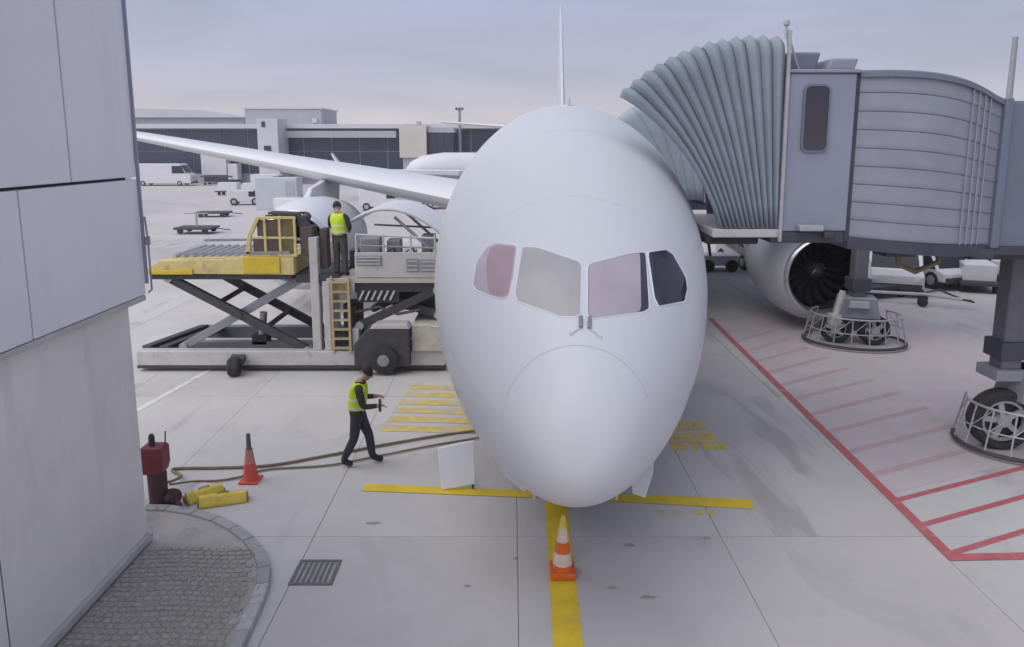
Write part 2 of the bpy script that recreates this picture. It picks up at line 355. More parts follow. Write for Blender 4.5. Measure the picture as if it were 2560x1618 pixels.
# cobbles: small setts in slightly wavy courses; the nearest 299 are single pieces, the rest one joined part
cob_me = []; cob_geo = []
for k in range(4):
    a_ = .050 + .003 * k; b_ = .047
    pts = [(math.copysign(abs(math.cos(t)) ** .5, math.cos(t)) * a_ * random.uniform(.95, 1.04), math.copysign(abs(math.sin(t)) ** .5, math.sin(t)) * b_ * random.uniform(.95, 1.04)) for t in [i * math.pi / 4 + .39 for i in range(8)]]
    vs = [(x, y, 0) for x, y in pts] + [(x * .97, y * .97, .026) for x, y in pts] + [(x * .74, y * .74, .034) for x, y in pts]
    fs = [(i, (i + 1) % 8, (i + 1) % 8 + 8, i + 8) for i in range(8)] + [(i + 8, (i + 1) % 8 + 8, (i + 1) % 8 + 16, i + 16) for i in range(8)] + [tuple(range(16, 24))]
    me = bpy.data.meshes.new('cobble'); me.from_pydata(vs, [], fs); me.materials.append(cobble_m[k])
    for p in me.polygons: p.use_smooth = True
    cob_me.append(me); cob_geo.append((vs, fs))
def xlim(y):
    for (xa, ya), (xb, yb) in zip(edge, edge[1:]):
        if yb <= y <= ya: return lerp(xa, xb, (ya - y) / (ya - yb)) - .20
    return -3.3
spots = []
y = 9.70
while y > 6.95:
    x = -5.29 + random.uniform(0, .06)
    while x < xlim(y) - .06:
        spots.append((x, y + .02 * math.sin(x * 5 + y * 2), random.uniform(-.2, .2))); x += .112 + random.uniform(-.003, .006)
    y -= .106
spots.sort(key=lambda p: abs(p[1] - 7.7))
rest = MB()
for n_, (x, y, a_) in enumerate(spots):
    k = random.randrange(4)
    if n_ < 299:
        o = bpy.data.objects.new('cobble', cob_me[k]); col.objects.link(o); o.parent = isl
        o.location = (x, y, .070 + random.uniform(-.004, .004)); o.rotation_euler = (random.uniform(-.04, .04), random.uniform(-.04, .04), a_)
    else:
        vs, fs = cob_geo[k]; c_, s_ = math.cos(a_), math.sin(a_); z_ = .070 + random.uniform(-.004, .004)
        rest.add([(x + vx * c_ - vy * s_, y + vx * s_ + vy * c_, z_ + vz) for vx, vy, vz in vs], fs)
tag(rest.build('cobbles', cobble_m[0], isl, smooth=True), kind='stuff')

# ================================================================== AIRLINER
Y0, X0, SL, NZ0, FA, LA, PA, QA, ZT, LT, PT, QT, ZB, LB, PB, QB, MZ = 7.064, 0.688, 0.056, 2.58, 2.536, 8.517, 2.199, 0.637, 6.804, 10.489, 1.929, 0.652, 0.904, 6.154, 2.243, 0.509, 0.52
def pf(t, p, q): t = min(max(t, 0), 1); return (1 - (1 - t) ** p) ** (q + (.5 - q) * math.exp(-t / .07))
TAIL0, TAIL1 = 36.0, 55.0
def section(s):
    a = FA * pf(s / LA, PA, QA); zt = NZ0 + (ZT - NZ0) * pf(s / LT, PT, QT); zb = NZ0 - (NZ0 - ZB) * pf(s / LB, PB, QB)
    if s > TAIL0:
        k = (s - TAIL0) / (TAIL1 - TAIL0); a *= max(.06, 1 - k ** 1.6 * .96); zt -= .9 * k ** 1.5; zb += 4.3 * k ** 1.25
    return a, zt, zb, zb + (zt - zb) * MZ
def SP(s, t, off=0.0):
    a, zt, zb, zc = section(s); c, sn = math.cos(t), math.sin(t); b = (zt - zc) if sn > 0 else (zc - zb)
    p = Vector((X0 + SL * s + a * c, Y0 + s - SL * a * c, zc + b * sn))
    if off:
        e1 = .02; p1 = SP(s + e1, t); p2 = SP(s, t + .01); n = (p2 - p).cross(p1 - p).normalized()
        ctr = Vector((X0 + SL * s, Y0 + s, zc))
        if n.dot(p - ctr) < 0: n = -n
        p = p + n * off
    return p
plane = thing('airliner', (X0 + SL * 10, Y0 + 10, 0), 'large white twin-engine airliner parked nose-on at the gate', 'airplane')
NT = 112
def skinrows(ss): return [[SP(s, 2 * math.pi * i / NT) for i in range(NT + 1)] for s in ss]
rad = [.601 * (k / 22) ** 2 for k in range(1, 23)]
m = MB(); rows = skinrows(rad)
tip = Vector((X0, Y0, NZ0)); m.grid(rows); m.v.append(tuple(tip)); ti = len(m.v) - 1
for i in range(NT): m.f.append((i, ti, i + 1))
m.build('radome', plane_w, plane, smooth=True)
fs_ = [.6025 + .03 * k for k in range(7)] + [.86 + .09 * k for k in range(60)] + [6.35 + .25 * k for k in range(24)] + [12.5 + 2 * k for k in range(12)] + [36.5 + .8 * k for k in range(24)]
fus = MB().grid(skinrows(fs_)).build('fuselage', plane_w, plane, smooth=True)
MB().grid([[SP(s, lerp(.35, 2.85, i / 60), .0012) for i in range(61)] for s in (.5975, .6055)]).build('radome_seam', seam, plane, smooth=True)
def patch(poly, off, rings=9, per=2, grow=1.035):
    pts = []
    n = len(poly)
    for i in range(n):
        for k in range(per):
            pts.append((lerp(poly[i][0], poly[(i + 1) % n][0], k / per), lerp(poly[i][1], poly[(i + 1) % n][1], k / per)))
    # round the corners a little
    for _ in range(1):
        q = len(pts); pts = [((pts[i - 1][0] + 2 * pts[i][0] + pts[(i + 1) % q][0]) / 4, (pts[i - 1][1] + 2 * pts[i][1] + pts[(i + 1) % q][1]) / 4) for i in range(q)]
    c = (sum(p[0] for p in pts) / len(pts), sum(p[1] for p in pts) / len(pts))
    pts = [(c[0] + (p[0] - c[0]) * grow, c[1] + (p[1] - c[1]) * grow) for p in pts]
    rows = []
    for r in range(1, rings + 1):
        rows.append([SP(lerp(c[0], p[0], r / rings), lerp(c[1], p[1], r / rings), off) for p in pts + pts[:1]])
    m = MB().grid(rows); m.v.append(tuple(SP(c[0], c[1], off))); ci = len(m.v) - 1
    for i in range(len(pts)): m.f.append((i, ci, i + 1))
    return m, pts, c
def rim(pts, c, g0, g1, off):
    def sc_(p, g_): d = Vector((p[0] - c[0], p[1] - c[1])); l_ = d.length; return (c[0] + d.x * (1 + g_ / max(l_, .05)), c[1] + d.y * (1 + g_ / max(l_, .05)))
    pp = pts + pts[:1]
    return MB().grid([[SP(*sc_(p, g0), off * .2) for p in pp], [SP(*sc_(p, lerp(g0, g1, .3)), off) for p in pp], [SP(*sc_(p, lerp(g0, g1, .7)), off) for p in pp], [SP(*sc_(p, g1), 0) for p in pp]])
WIN = dict(
    L2=[(2.2476, 2.5266), (2.3088, 2.5026), (2.3735, 2.4796), (2.4417, 2.4575), (2.5136, 2.4363), (2.526, 2.4049), (2.542, 2.3743), (2.5613, 2.3444), (2.584, 2.3152), (2.5616, 2.2929), (2.5412, 2.2708), (2.5226, 2.2489), (2.5057, 2.2271), (2.4203, 2.1862), (2.3426, 2.1454), (2.2719, 2.1047), (2.2076, 2.0641), (2.0898, 2.0828), (1.9778, 2.1026), (1.8711, 2.1237), (1.7694, 2.146), (1.705, 2.1681), (1.6432, 2.1912), (1.5839, 2.2153), (1.527, 2.2404), (1.5374, 2.2575), (1.5484, 2.2746), (1.5601, 2.2918), (1.5724, 2.3091), (1.6252, 2.3374), (1.6809, 2.3656), (1.7397, 2.3938), (1.8018, 2.4219), (1.8716, 2.4459), (1.9449, 2.4699), (2.0222, 2.494), (2.1038, 2.5183), (2.1389, 2.5203), (2.1746, 2.5223), (2.2108, 2.5244)],
    L1=[(2.1049, 2.005), (2.081, 1.9827), (2.0586, 1.9603), (2.0375, 1.9379), (2.0178, 1.9155), (1.9994, 1.8931), (1.9046, 1.8237), (1.8234, 1.7529), (1.7549, 1.6806), (1.6985, 1.6068), (1.6539, 1.5313), (1.5, 1.5347), (1.3543, 1.5383), (1.2159, 1.542), (1.0846, 1.5458), (0.9599, 1.55), (0.9546, 1.5622), (0.9494, 1.5746), (0.9444, 1.5869), (0.9396, 1.5994), (0.935, 1.6118), (0.9364, 1.6406), (0.9388, 1.6692), (0.9421, 1.6979), (0.9464, 1.7265), (0.9517, 1.755), (1.0104, 1.8414), (1.0799, 1.9246), (1.1606, 2.0047), (1.2531, 2.0819), (1.3584, 2.1565), (1.3826, 2.1563), (1.407, 2.156), (1.4317, 2.1558), (1.4566, 2.1556), (1.4817, 2.1554), (1.5917, 2.1208), (1.7085, 2.0887), (1.8327, 2.0588), (1.9646, 2.031)],
    R1=[(1.6378, 1.4511), (1.6929, 1.3793), (1.7593, 1.3085), (1.8377, 1.2386), (1.9292, 1.1695), (2.0354, 1.1008), (2.0697, 1.0761), (2.106, 1.0514), (2.1444, 1.0266), (2.1851, 1.0018), (2.2283, 0.9769), (2.0454, 0.9543), (1.876, 0.9289), (1.7188, 0.9005), (1.5727, 0.8685), (1.437, 0.8327), (1.4146, 0.8422), (1.3925, 0.8517), (1.3709, 0.8612), (1.3496, 0.8708), (1.3286, 0.8804), (1.2162, 0.975), (1.1226, 1.0715), (1.0459, 1.1701), (0.9844, 1.2711), (0.9372, 1.3743), (0.9424, 1.3876), (0.9479, 1.4009), (0.9536, 1.414), (0.9595, 1.427), (0.9657, 1.44), (1.0868, 1.4432), (1.2142, 1.4458), (1.3482, 1.4479), (1.4892, 1.4497)],
    R2=[(2.2939, 0.9357), (2.3563, 0.9058), (2.4232, 0.8756), (2.4952, 0.8451), (2.5729, 0.8142), (2.6571, 0.7829), (2.6686, 0.769), (2.6809, 0.7551), (2.6941, 0.741), (2.7083, 0.7267), (2.7236, 0.7123), (2.6974, 0.6797), (2.6765, 0.6458), (2.6615, 0.6107), (2.6527, 0.5741), (2.6509, 0.5359), (2.6238, 0.5272), (2.5974, 0.5184), (2.5717, 0.5094), (2.5467, 0.5002), (2.5225, 0.4908), (2.4627, 0.4895), (2.4046, 0.4879), (2.3481, 0.486), (2.2931, 0.4839), (2.2395, 0.4816), (2.0866, 0.5335), (1.9528, 0.5835), (1.8341, 0.6322), (1.7277, 0.68), (1.6316, 0.7275), (1.6408, 0.7412), (1.6504, 0.7548), (1.6606, 0.7682), (1.6712, 0.7813), (1.6823, 0.7944), (1.7889, 0.8274), (1.903, 0.8579), (2.0248, 0.8859), (2.1549, 0.9118)])
SHD = [(1.6352, 1.4494), (1.6907, 1.3779), (1.7574, 1.3075), (1.836, 1.2379), (1.9276, 1.169), (2.0338, 1.1007), (2.0544, 1.0856), (2.0758, 1.0704), (2.0979, 1.0552), (2.1208, 1.04), (2.1446, 1.0248), (1.9503, 1.0067), (1.7703, 0.9859), (1.603, 0.9621), (1.4471, 0.935), (1.3018, 0.904), (1.1987, 0.9942), (1.1124, 1.0862), (1.0409, 1.1802), (0.9832, 1.2763), (0.9383, 1.3744), (0.9436, 1.3873), (0.9492, 1.4001), (0.955, 1.4128), (0.961, 1.4255), (0.9672, 1.438), (1.0876, 1.4412), (1.2143, 1.4439), (1.3475, 1.4461), (1.4876, 1.4479)]
SHL = [(2.3354, 2.3459), (2.368, 2.3331), (2.4016, 2.3205), (2.436, 2.3081), (2.4715, 2.2959), (2.5079, 2.284), (2.4963, 2.2717), (2.4853, 2.2594), (2.4748, 2.2471), (2.4649, 2.235), (2.4554, 2.2229), (2.3978, 2.1945), (2.3438, 2.1663), (2.2933, 2.1381), (2.2459, 2.11), (2.2015, 2.0819), (2.1126, 2.0966), (2.027, 2.112), (1.9446, 2.1282), (1.8652, 2.145), (1.7888, 2.1626), (1.7418, 2.1787), (1.6962, 2.1953), (1.652, 2.2124), (1.6091, 2.2301), (1.5676, 2.2482), (1.574, 2.2601), (1.5808, 2.272), (1.5879, 2.2839), (1.5953, 2.2958), (1.603, 2.3077), (1.6393, 2.3271), (1.6769, 2.3464), (1.716, 2.3657), (1.7565, 2.3849), (1.7986, 2.4042), (1.833, 2.4023), (1.8678, 2.4004), (1.9032, 2.3987), (1.9391, 2.397), (1.9755, 2.3954), (2.043, 2.3846), (2.1126, 2.3742), (2.1845, 2.3644), (2.2587, 2.3549)]
for kx, matx, lab in (('L2', shade_lt, 'rose tinted side pane'), ('L1', shade_grey, 'pane covered by a grey-beige shade'), ('R1', glass_d, 'pane half covered by a pale shade'), ('R2', glass_d, 'dark side pane')):
    m, pts, c = patch(WIN[kx], .004)
    o = m.build('cockpit_window', matx, plane, smooth=True); tag(o, lab)
    rim(pts, c, -.003, .018, .008).build('window_frame', frame_m, o, smooth=True)
    if kx == 'R1':
        m, pts, c = patch(SHD, .0065); m.build('sunshade', shade_lt, o, smooth=True)
    if kx == 'L2':
        m, pts, c = patch(SHL, .0065); m.build('sunshade', shade_pink, o, smooth=True)
for th_, lean in ((1.534, .11), (1.435, -.14)):
    pts = [SP(lerp(.91, .785, k / 6), th_, .02) for k in range(7)]
    o = MB().tube(pts, .022, 8).build('wiper', grey_m, plane, smooth=True)
    pts = [SP(lerp(.785, .72, k / 6), lerp(th_, th_ + lean, k / 6), .008) for k in range(7)]
    MB().tube(pts, .007, 6).build('wiper_blade', plane_g, o, smooth=True)
    MB().lathe([(.03, 0), (.022, .012)], SP(.72, th_ + lean, .0), (0, -1, .6), 10).build('washer_nozzle', plane_g, plane)
# crown antenna, probes
p = SP(8.6, math.pi / 2 - .02); MB().prism([(p.x - .03, p.z - .05), (p.x + .03, p.z - .05), (p.x + .015, p.z + .16), (p.x - .015, p.z + .16)], p.y, p.y + .5).build('antenna', plane_g, plane)
for s_, t_ in ((3.4, math.pi + .05),):
    p = SP(s_, t_); n = (p - Vector((X0 + SL * s_, Y0 + s_, p.z))).normalized(); MB().tube([p, p + n * .13, p + n * .15 + Vector((0, -.14, 0))], .02, 6).build('probe', plane_g, plane)
# passenger windows along both sides
for sd in (0, 1):
    for k in range(52):
        s_ = 8.2 + k * .62
        if 18.5 < s_ < 19.6: continue
        t_ = .16 if sd else math.pi - .16; dt = .07
        rows = [[SP(s_ + .13 * math.cos(q * math.pi / 6) * r_, t_ + dt * math.sin(q * math.pi / 6) * r_, .004) for q in range(13)] for r_ in (.05, 1)]
        MB().grid(rows).build('cabin_window', glass_d, plane, smooth=True)
# faint skin joints on the nose section
for s_, t0, t1 in ((2.98, -.9, math.pi + .9), (5.6, .2, math.pi - .2)):
    MB().grid([[SP(s_ + d_, lerp(t0, t1, i / 80), .0012) for i in range(81)] for d_ in (0, .006)]).build('skin_joint', seam2, plane, smooth=True)
for sg in (0, 1):
    t_ = .02 if sg else math.pi - .02
    MB().grid([[SP(lerp(.62, 7.5, i / 60), t_ + d_, .0012) for i in range(61)] for d_ in (0, .004)]).build('skin_joint', seam2, plane, smooth=True)
    for s_, dt in ((2.2, -.30), (2.5, -.36)):
        tt = (t_ + dt) if sg else (t_ - dt)
        rows = [[SP(s_ + .06 * math.cos(q * math.pi / 6) * r_, tt + .035 * math.sin(q * math.pi / 6) * r_, .0025) for q in range(13)] for r_ in (.05, 1)]
        MB().grid(rows).build('static_port_plate', plane_g, plane, smooth=True)
# nose gear with open doors
GX, GY = X0 + SL * 5.2, Y0 + 4.6
ng = MB().tube([(GX, GY, .55), (GX, GY, 2.2)], .09, 12); ng.tube([(GX - .33, GY, .5), (GX + .33, GY, .5)], .06, 10); ng.tube([(GX, GY - .05, .9), (GX, GY - .9, 1.8)], .05, 8)
ng = ng.build('nose_gear', steel, plane, smooth=True)
for dx in (-.27, .27):
    o = MB().lathe([(.20, -.13), (.42, -.14), (.5, -.08), (.5, .08), (.42, .14), (.20, .13)], (GX + dx, GY, .5), (1, 0, 0), 28).build('nose_wheel', rubber, ng, smooth=True)
    MB().lathe([(.20, -.145), (.2, .145)], (GX + dx, GY, .5), (1, 0, 0), 20).build('wheel_rim', lip_m, o)
for sx in (-1, 1):
    x0 = GX + sx * .62
    MB().prism_z([(x0, GY - 1.25), (x0 + sx * .035, GY - 1.25), (x0 + sx * .035, GY + .5), (x0, GY + .5)], .48, 1.35).build('gear_door', plane_w, plane, bevel=.01)
# access door hanging open at the lower right of the nose
MB().prism([(1.70, 1.34), (2.03, 1.42), (2.02, 1.24), (1.92, .87), (1.73, .94)], 9.72, 9.80).build('access_flap', plane_w, plane, bevel=.015)
MB().prism([(-.22, 1.42), (-.10, 1.20), (.18, .96), (.26, 1.05), (.0, 1.3)], 9.72, 9.80).build('access_flap', plane_w, plane, bevel=.015)
# wings
def wing(sd, tipx, tipz, lab):
    rows = []; n = 26
    ax = X0 + SL * 19
    for k in range(n):
        u = k / (n - 1); d = 1.2 + u * 28.5; x = ax + sd * d
        ch = lerp(11.5, 5.2, min(u / .36, 1)) if u < .36 else lerp(5.2, 1.3, (u - .36) / .64)
        yl = 23.0 + (d - 1.2) * .60 - sd * SL * d + (max(0, u - .88) / .12) ** 2 * 2.0
        z = 3.60 + (tipz - 3.60) * (u ** .92); th_ = lerp(1.45, .2, u ** .7)
        pts = []
        for (cx_, cz_) in ((0, 0), (.012, .16), (.05, .30), (.15, .46), (.35, .52), (.65, .34), (1, .03), (1, -.03), (.65, -.20), (.35, -.40), (.15, -.38), (.05, -.26), (.012, -.14), (0, 0)):
            pts.append((x, yl + cx_ * ch, z + cz_ * th_ - cx_ * .35 * (1 - u)))
        rows.append(pts)
    m = MB().grid(rows); o = m.build('wing', plane_w, plane, smooth=True); return o
wgL = wing(-1, -29, 7.5, 'l'); wgR = wing(1, 29, 7.2, 'r')
# flap track fairings under each wing
for sd, zz in ((-1, 4.35), (1, 4.2)):
    for d in (4.8, 12.8, 17):
        x = X0 + SL * 19 + sd * d; y = 23 + d * .6 + 3.2; z = zz + d * .11 - .75
        MB().lathe([(.02, 0), (.2, .6), (.28, 1.6), (.24, 3), (.02, 5)], (x, y, z), (0, 1, .02), 12).build('flap_fairing', plane_w, wgL if sd < 0 else wgR, smooth=True)
# engines
def engine(cx_, cy_, cz_, sc_, sd):
    c = Vector((cx_, cy_, cz_)); ax = Vector((SL, 1, 0)).normalized()
    o = MB().lathe([(1.32 * sc_, .10), (1.46 * sc_, .35), (1.60 * sc_, 1.0), (1.66 * sc_, 1.8), (1.60 * sc_, 3.2), (1.38 * sc_, 4.6), (1.22 * sc_, 5.0)], c, ax, 56, cap=False).build('engine', plane_w, plane, smooth=True)
    MB().lathe([(1.13 * sc_, .42), (1.12 * sc_, .2), (1.15 * sc_, .08), (1.21 * sc_, .0), (1.28 * sc_, .03), (1.325 * sc_, .10)], c, ax, 56, cap=False).build('inlet_lip', lip_m, o, smooth=True)
    MB().lathe([(1.13 * sc_, .42), (1.17 * sc_, .8), (1.20 * sc_, 1.35), (1.2 * sc_, 1.6), (.05, 1.6)], c, ax, 56, cap=False).build('inlet_duct', dark2, o, smooth=True)
    u = ax.orthogonal().normalized(); v = ax.cross(u)
    me0 = None
    for k in range(18):
        a = 2 * math.pi * k / 18
        if me0 is None:
            mm = MB(); rows = []
            for q in range(7):
                r_ = lerp(.3, 1.17, q / 6) * sc_; tw = lerp(.5, 1.05, q / 6); w_ = lerp(.07, .20, q / 6) * sc_; sw = .10 * math.sin(q / 6 * math.pi)
                p = c + ax * (1.32 - .05 * q / 6) + u * r_ + v * sw
                dvec = v * math.sin(tw) * w_ + ax * math.cos(tw) * w_
                rows.append([p - dvec, p + dvec])
            ob = mm.grid(rows).build('fan_blade', fan_m, o, smooth=True, solid=.012); me0 = ob; continue
        ob = bpy.data.objects.new('fan_blade', me0.data); col.objects.link(ob); ob.parent = o
        rot = Matrix.Translation(c) @ Matrix.Rotation(a, 4, ax) @ Matrix.Translation(-c); ob.matrix_local = rot
        md = ob.modifiers.new('thickness', 'SOLIDIFY'); md.thickness = .012; md.offset = 0
    MB().lathe([(.34 * sc_, 1.4), (.30 * sc_, 1.15), (.18 * sc_, .88), (.02, .72)], c, ax, 28).build('spinner', dark, o, smooth=True)
    sp = [c + ax * lerp(1.2, .8, k / 9) + (u * math.cos(k * .5) + v * math.sin(k * .5)) * lerp(.31, .12, k / 9) * sc_ for k in range(10)]
    MB().tube(sp, .022, 6).build('spinner_mark', plane_w, o)
    MB().lathe([(1.05 * sc_, 4.2), (.9 * sc_, 5.4), (.55 * sc_, 6.6), (.1, 7.4)], c, ax, 32).build('exhaust_core', grey_m, o, smooth=True)
    MB().hexa([c + Vector((-.16, 1.2, 1.3 * sc_)), c + Vector((.16, 1.2, 1.3 * sc_)), c + Vector((.2, 6, 1.1 * sc_)), c + Vector((-.2, 6, 1.1 * sc_)), c + Vector((-.08, 2.4, 1.95 * sc_)), c + Vector((.08, 2.4, 1.95 * sc_)), c + Vector((.16, 6.5, 2.4 * sc_)), c + Vector((-.16, 6.5, 2.4 * sc_))]).build('engine_pylon', plane_w, o, bevel=.05)
    return o
engine(9.78, 22.0, 1.86, 1.0, 1)
engine(-7.45, 24.4, 2.36, 1.0, -1)
# tail fin and stabilisers
fx, fy = X0 + SL * 50, Y0 + 44
rows = []
for k in range(10):
    u = k / 9; z = lerp(6.2, 16.6, u); yl = lerp(fy, fy + 8.2, u); ch = lerp(7.5, 2.8, u); tk = lerp(.30, .11, u); x = lerp(3.62, 3.86, u)
    rows.append([(x + tk * b_, yl + a_ * ch, z) for a_, b_ in ((0, 0), (.01, .3), (.05, .6), (.3, 1), (.7, .6), (1, 0), (.7, -.6), (.3, -1), (.05, -.6), (.01, -.3), (0, 0))])
m = MB().grid(rows); m.f.append(tuple(range(99, 109))); m.build('tail_fin', plane_g, plane, smooth=True)
for sd in (-1, 1):
    rows = []
    for k in range(8):
        u = k / 7; d = .6 + u * 9; x = fx + .2 + sd * d; yl = fy + 4.5 + d * .62; ch = lerp(5.0, 1.7, u); th_ = lerp(.5, .14, u); z = 7.0 + u * .75
        rows.append([(x, yl + a_ * ch, z + th_ * b_) for a_, b_ in ((0, 0), (.03, .25), (.15, .45), (.4, .5), (1, 0), (.4, -.5), (.15, -.45), (.03, -.25), (0, 0))])
    MB().grid(rows).build('tailplane', plane_w, plane, smooth=True)
# main gear (behind everything, carries the aeroplane)
for sd in (-1, 1):
    x = X0 + SL * 25 + sd * 4.6; y = 33
    o = MB().tube([(x, y, .65), (x, y, 4)], .16, 12).build('main_gear', steel, plane, smooth=True)
    for dx in (-.5, .5):
        for dy in (-.75, .75):
            MB().lathe([(.3, -.2), (.58, -.22), (.65, -.12), (.65, .12), (.58, .22), (.3, .2)], (x + dx, y + dy, .65), (1, 0, 0), 22).build('main_wheel', rubber, o, smooth=True)
# open forward cargo door on the far-left side of the nose section: curved shell hinged at its top edge
def cd(u, off=0):
    # quadratic arc from hinge to outer edge
    p0, p1, p2 = Vector((-1.62, 0, 3.30)), Vector((-3.1, 0, 4.75)), Vector((-4.30, 0, 3.86))
    return p0 * (1 - u) ** 2 + p1 * 2 * u * (1 - u) + p2 * u * u + Vector((0, 0, off))
rows = [[tuple(cd(k / 12) + Vector((0, y_, 0))) for k in range(13)] for y_ in (19.2, 19.3, 20.5, 21.8, 21.9)]
cdo = MB().grid(rows).build('cargo_door', plane_w, plane, smooth=True, solid=.09)
for y_ in (19.6, 21.4):
    MB().tube([(-2.05, y_, 2.9), (-3.2, y_, 3.95)], .045, 8).build('door_actuator', steel, cdo)
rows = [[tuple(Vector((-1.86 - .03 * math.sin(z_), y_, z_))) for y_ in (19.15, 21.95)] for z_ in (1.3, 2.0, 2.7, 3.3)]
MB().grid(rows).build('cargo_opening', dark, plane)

# ================================================================== JET BRIDGES
def bogie(parent, x, y, ztop, ang, wr, label_w, zbox=1.32, wsp=.72, colx=None):
    """drive column with two wheels and a tubular guard, all parts of one jet bridge"""
    cx0 = colx or x
    o = MB().beam((cx0, y, zbox + .28), (cx0, y, ztop), .40, .40, (0, 1, 0)).build('support_column', col_m, parent, bevel=.05)
    MB().box(cx0 - .28, cx0 + .28, y - .28, y + .28, zbox + .5, zbox + .85).build('column_collar', bridge_d, o, bevel=.02)
    rot = Matrix.Rotation(ang, 3, 'Z')
    def T(a_, b_, c_): v = rot @ Vector((a_, b_, 0)); return Vector((x + v.x, y + v.y, c_))
    fr = MB().hexa([T(-.62, -.38, zbox - .32), T(.62, -.38, zbox - .32), T(.62, .38, zbox - .32), T(-.62, .38, zbox - .32), T(-.5, -.32, zbox + .3), T(.5, -.32, zbox + .3), T(.5, .32, zbox + .3), T(-.5, .32, zbox + .3)]).build('drive_frame', grey_m, parent, bevel=.03)
    MB().hexa([T(-.30, -.52, zbox + .02), T(.30, -.52, zbox + .02), T(.30, -.39, zbox + .02), T(-.30, -.39, zbox + .02), T(-.26, -.50, zbox + .22), T(.26, -.50, zbox + .22), T(.26, -.39, zbox + .22), T(-.26, -.39, zbox + .22)]).build('cable_tray', steel, fr, bevel=.02)
    MB().beam(T(-.1, 0, wr), T(.1, 0, zbox - .2), .3, .35).build('axle_strut', bridge_d, fr)
    for s_ in (-1, 1):
        c = T(s_ * wsp, -.02, wr); ax = rot @ Vector((s_ * .25, -1, 0))
        o2 = MB().lathe([(.42 * wr / .6, -.17), (.54 * wr / .6, -.18), (wr, -.11), (wr, .11), (.54 * wr / .6, .18), (.42 * wr / .6, .17)], c, ax, 30, cap=False).build('drive_wheel', rubber, parent, smooth=True)
        mm = MB().lathe([(.42 * wr / .6, .12), (.36 * wr / .6, .13), (.36 * wr / .6, .05), (.42 * wr / .6, .05)], c, ax, 30, cap=False)
        axn = Vector(ax).normalized(); u = axn.orthogonal().normalized(); v = axn.cross(u)
        for k in range(5):
            a = k * 2 * math.pi / 5 + .4; d = u * math.cos(a) + v * math.sin(a); mm.beam(c + axn * .09, c + axn * .09 + d * .38 * wr / .6, .10, .06, axn)
        mm.lathe([(.13, -.1), (.13, .15)], c, ax, 16)
        mm.build('wheel_hub', steel, o2)
        MB().lathe([(.40 * wr / .6, -.12), (.40 * wr / .6, -.05)], c, ax, 24).build('wheel_back', dark, o2)
    # guard: low skid tube, top tube, uprights and braces
    n = 26; ra, rb = 1.42, 1.12
    def E_(k, z, f=1): a = math.pi * (.78 + 1.44 * k / n); return T(math.cos(a) * ra * f, math.sin(a) * rb * f, z)
    gd = MB().tube([E_(k, .10) for k in range(n + 1)], .045, 8).build('wheel_guard', dark, parent, smooth=True)
    MB().tube([E_(k, .92, .88) for k in range(n + 1)], .026, 8).build('guard_rail', steel, gd, smooth=True)
    MB().tube([E_(k, .5, .94) for k in range(n + 1)], .016, 6).build('guard_rail', steel, gd, smooth=True)
    for k in range(0, n + 1, 2):
        MB().tube([E_(k, .12), E_(k, .92, .88)], .017, 6).build('guard_bar', steel, gd)
        if k < n - 1: MB().tube([E_(k, .5, .94), E_(k + 2, .92, .88)], .011, 5).build('guard_brace', steel, gd)

def hood(parent, ox, oy, oz, mat, n=13, a0=-5, a1=47, wid=2.6, a1f=13, rf=2.36, dep=.14):
    """pram-hood canopy: pleats fan out from the platform; the side away from the apron is shorter"""
    def edge_(t, rad_, aE, y_, kx, kz):
        ph = R(lerp(a0, aE, t)); bx = 4.46 - .98 * t * (1 if aE > 30 else .55); bz = 4.52
        tx, tz = 4.15 - rad_ * math.sin(ph), 4.48 + rad_ * math.cos(ph)
        mxx, mzz = (bx + tx) / 2 + kx * t * t, (bz + tz) / 2 + kz * t * t
        return [Vector((lerp(lerp(bx, mxx, i / 8), lerp(mxx, tx, i / 8), i / 8), y_, lerp(lerp(bz, mzz, i / 8), lerp(mzz, tz, i / 8), i / 8))) for i in range(9)]
    for k in range(n):
        rows = []
        for q in (0, .12, .3, .5, .7, .88, 1):
            t = (k + q) / n; dd = dep * abs(2 * q - 1) * (1 + .12 * math.sin(k * 2.3))
            A_ = edge_(t, 3.16 + .12 * t - dd * .45, a1, 12.0 + dd * .75, .42, .30); B_ = edge_(t, rf + .0 - dd, a1f, 12.0 + wid - dd * .75, 0, 0)
            da = (A_[-1] - A_[-2]).normalized(); db = (B_[-1] - B_[-2]).normalized(); ey = Vector((0, 1, 0)); ta, tb_ = A_[-1].copy(), B_[-1].copy()
            row = A_[:-1] + [ta - da * .22, ta - da * .06 + ey * .06, ta + ey * .22]
            back = [tb_ - ey * .22, tb_ - db * .06 - ey * .06, tb_ - db * .22] + B_[:-1][::-1]
            mid = [row[-1].lerp(back[0], i / 4) for i in range(1, 4)]
            rows.append([(p.x + ox, p.y + oy, p.z + oz) for p in row + mid + back])
        o_ = MB().grid(rows).build('canopy_pleat', mat, parent, smooth=False, solid=.015)
        for p_ in o_.data.polygons: p_.use_smooth = True
jb = thing('jet_bridge', (8, 13.5, 0), 'near grey jet bridge with pleated canopy, slatted curved cab and drive wheels', 'jet bridge')
hood(jb, 0, 0, 0, fabric)
MB().beam((4.47, 11.98, 4.30), (4.44, 11.98, 7.70), .05, .05).build('canopy_post', steel, jb)
MB().beam((4.47, 14.65, 4.30), (4.44, 14.65, 6.95), .07, .07).build('canopy_post', steel, jb)
cab = MB().box(4.50, 5.60, 12.04, 14.7, 4.46, 7.04).build('cab', bridge_g, jb, bevel=.03)
MB().box(4.48, 5.64, 12.0, 14.74, 7.042, 7.10).build('cab_roof', bridge_g, cab, bevel=.015)
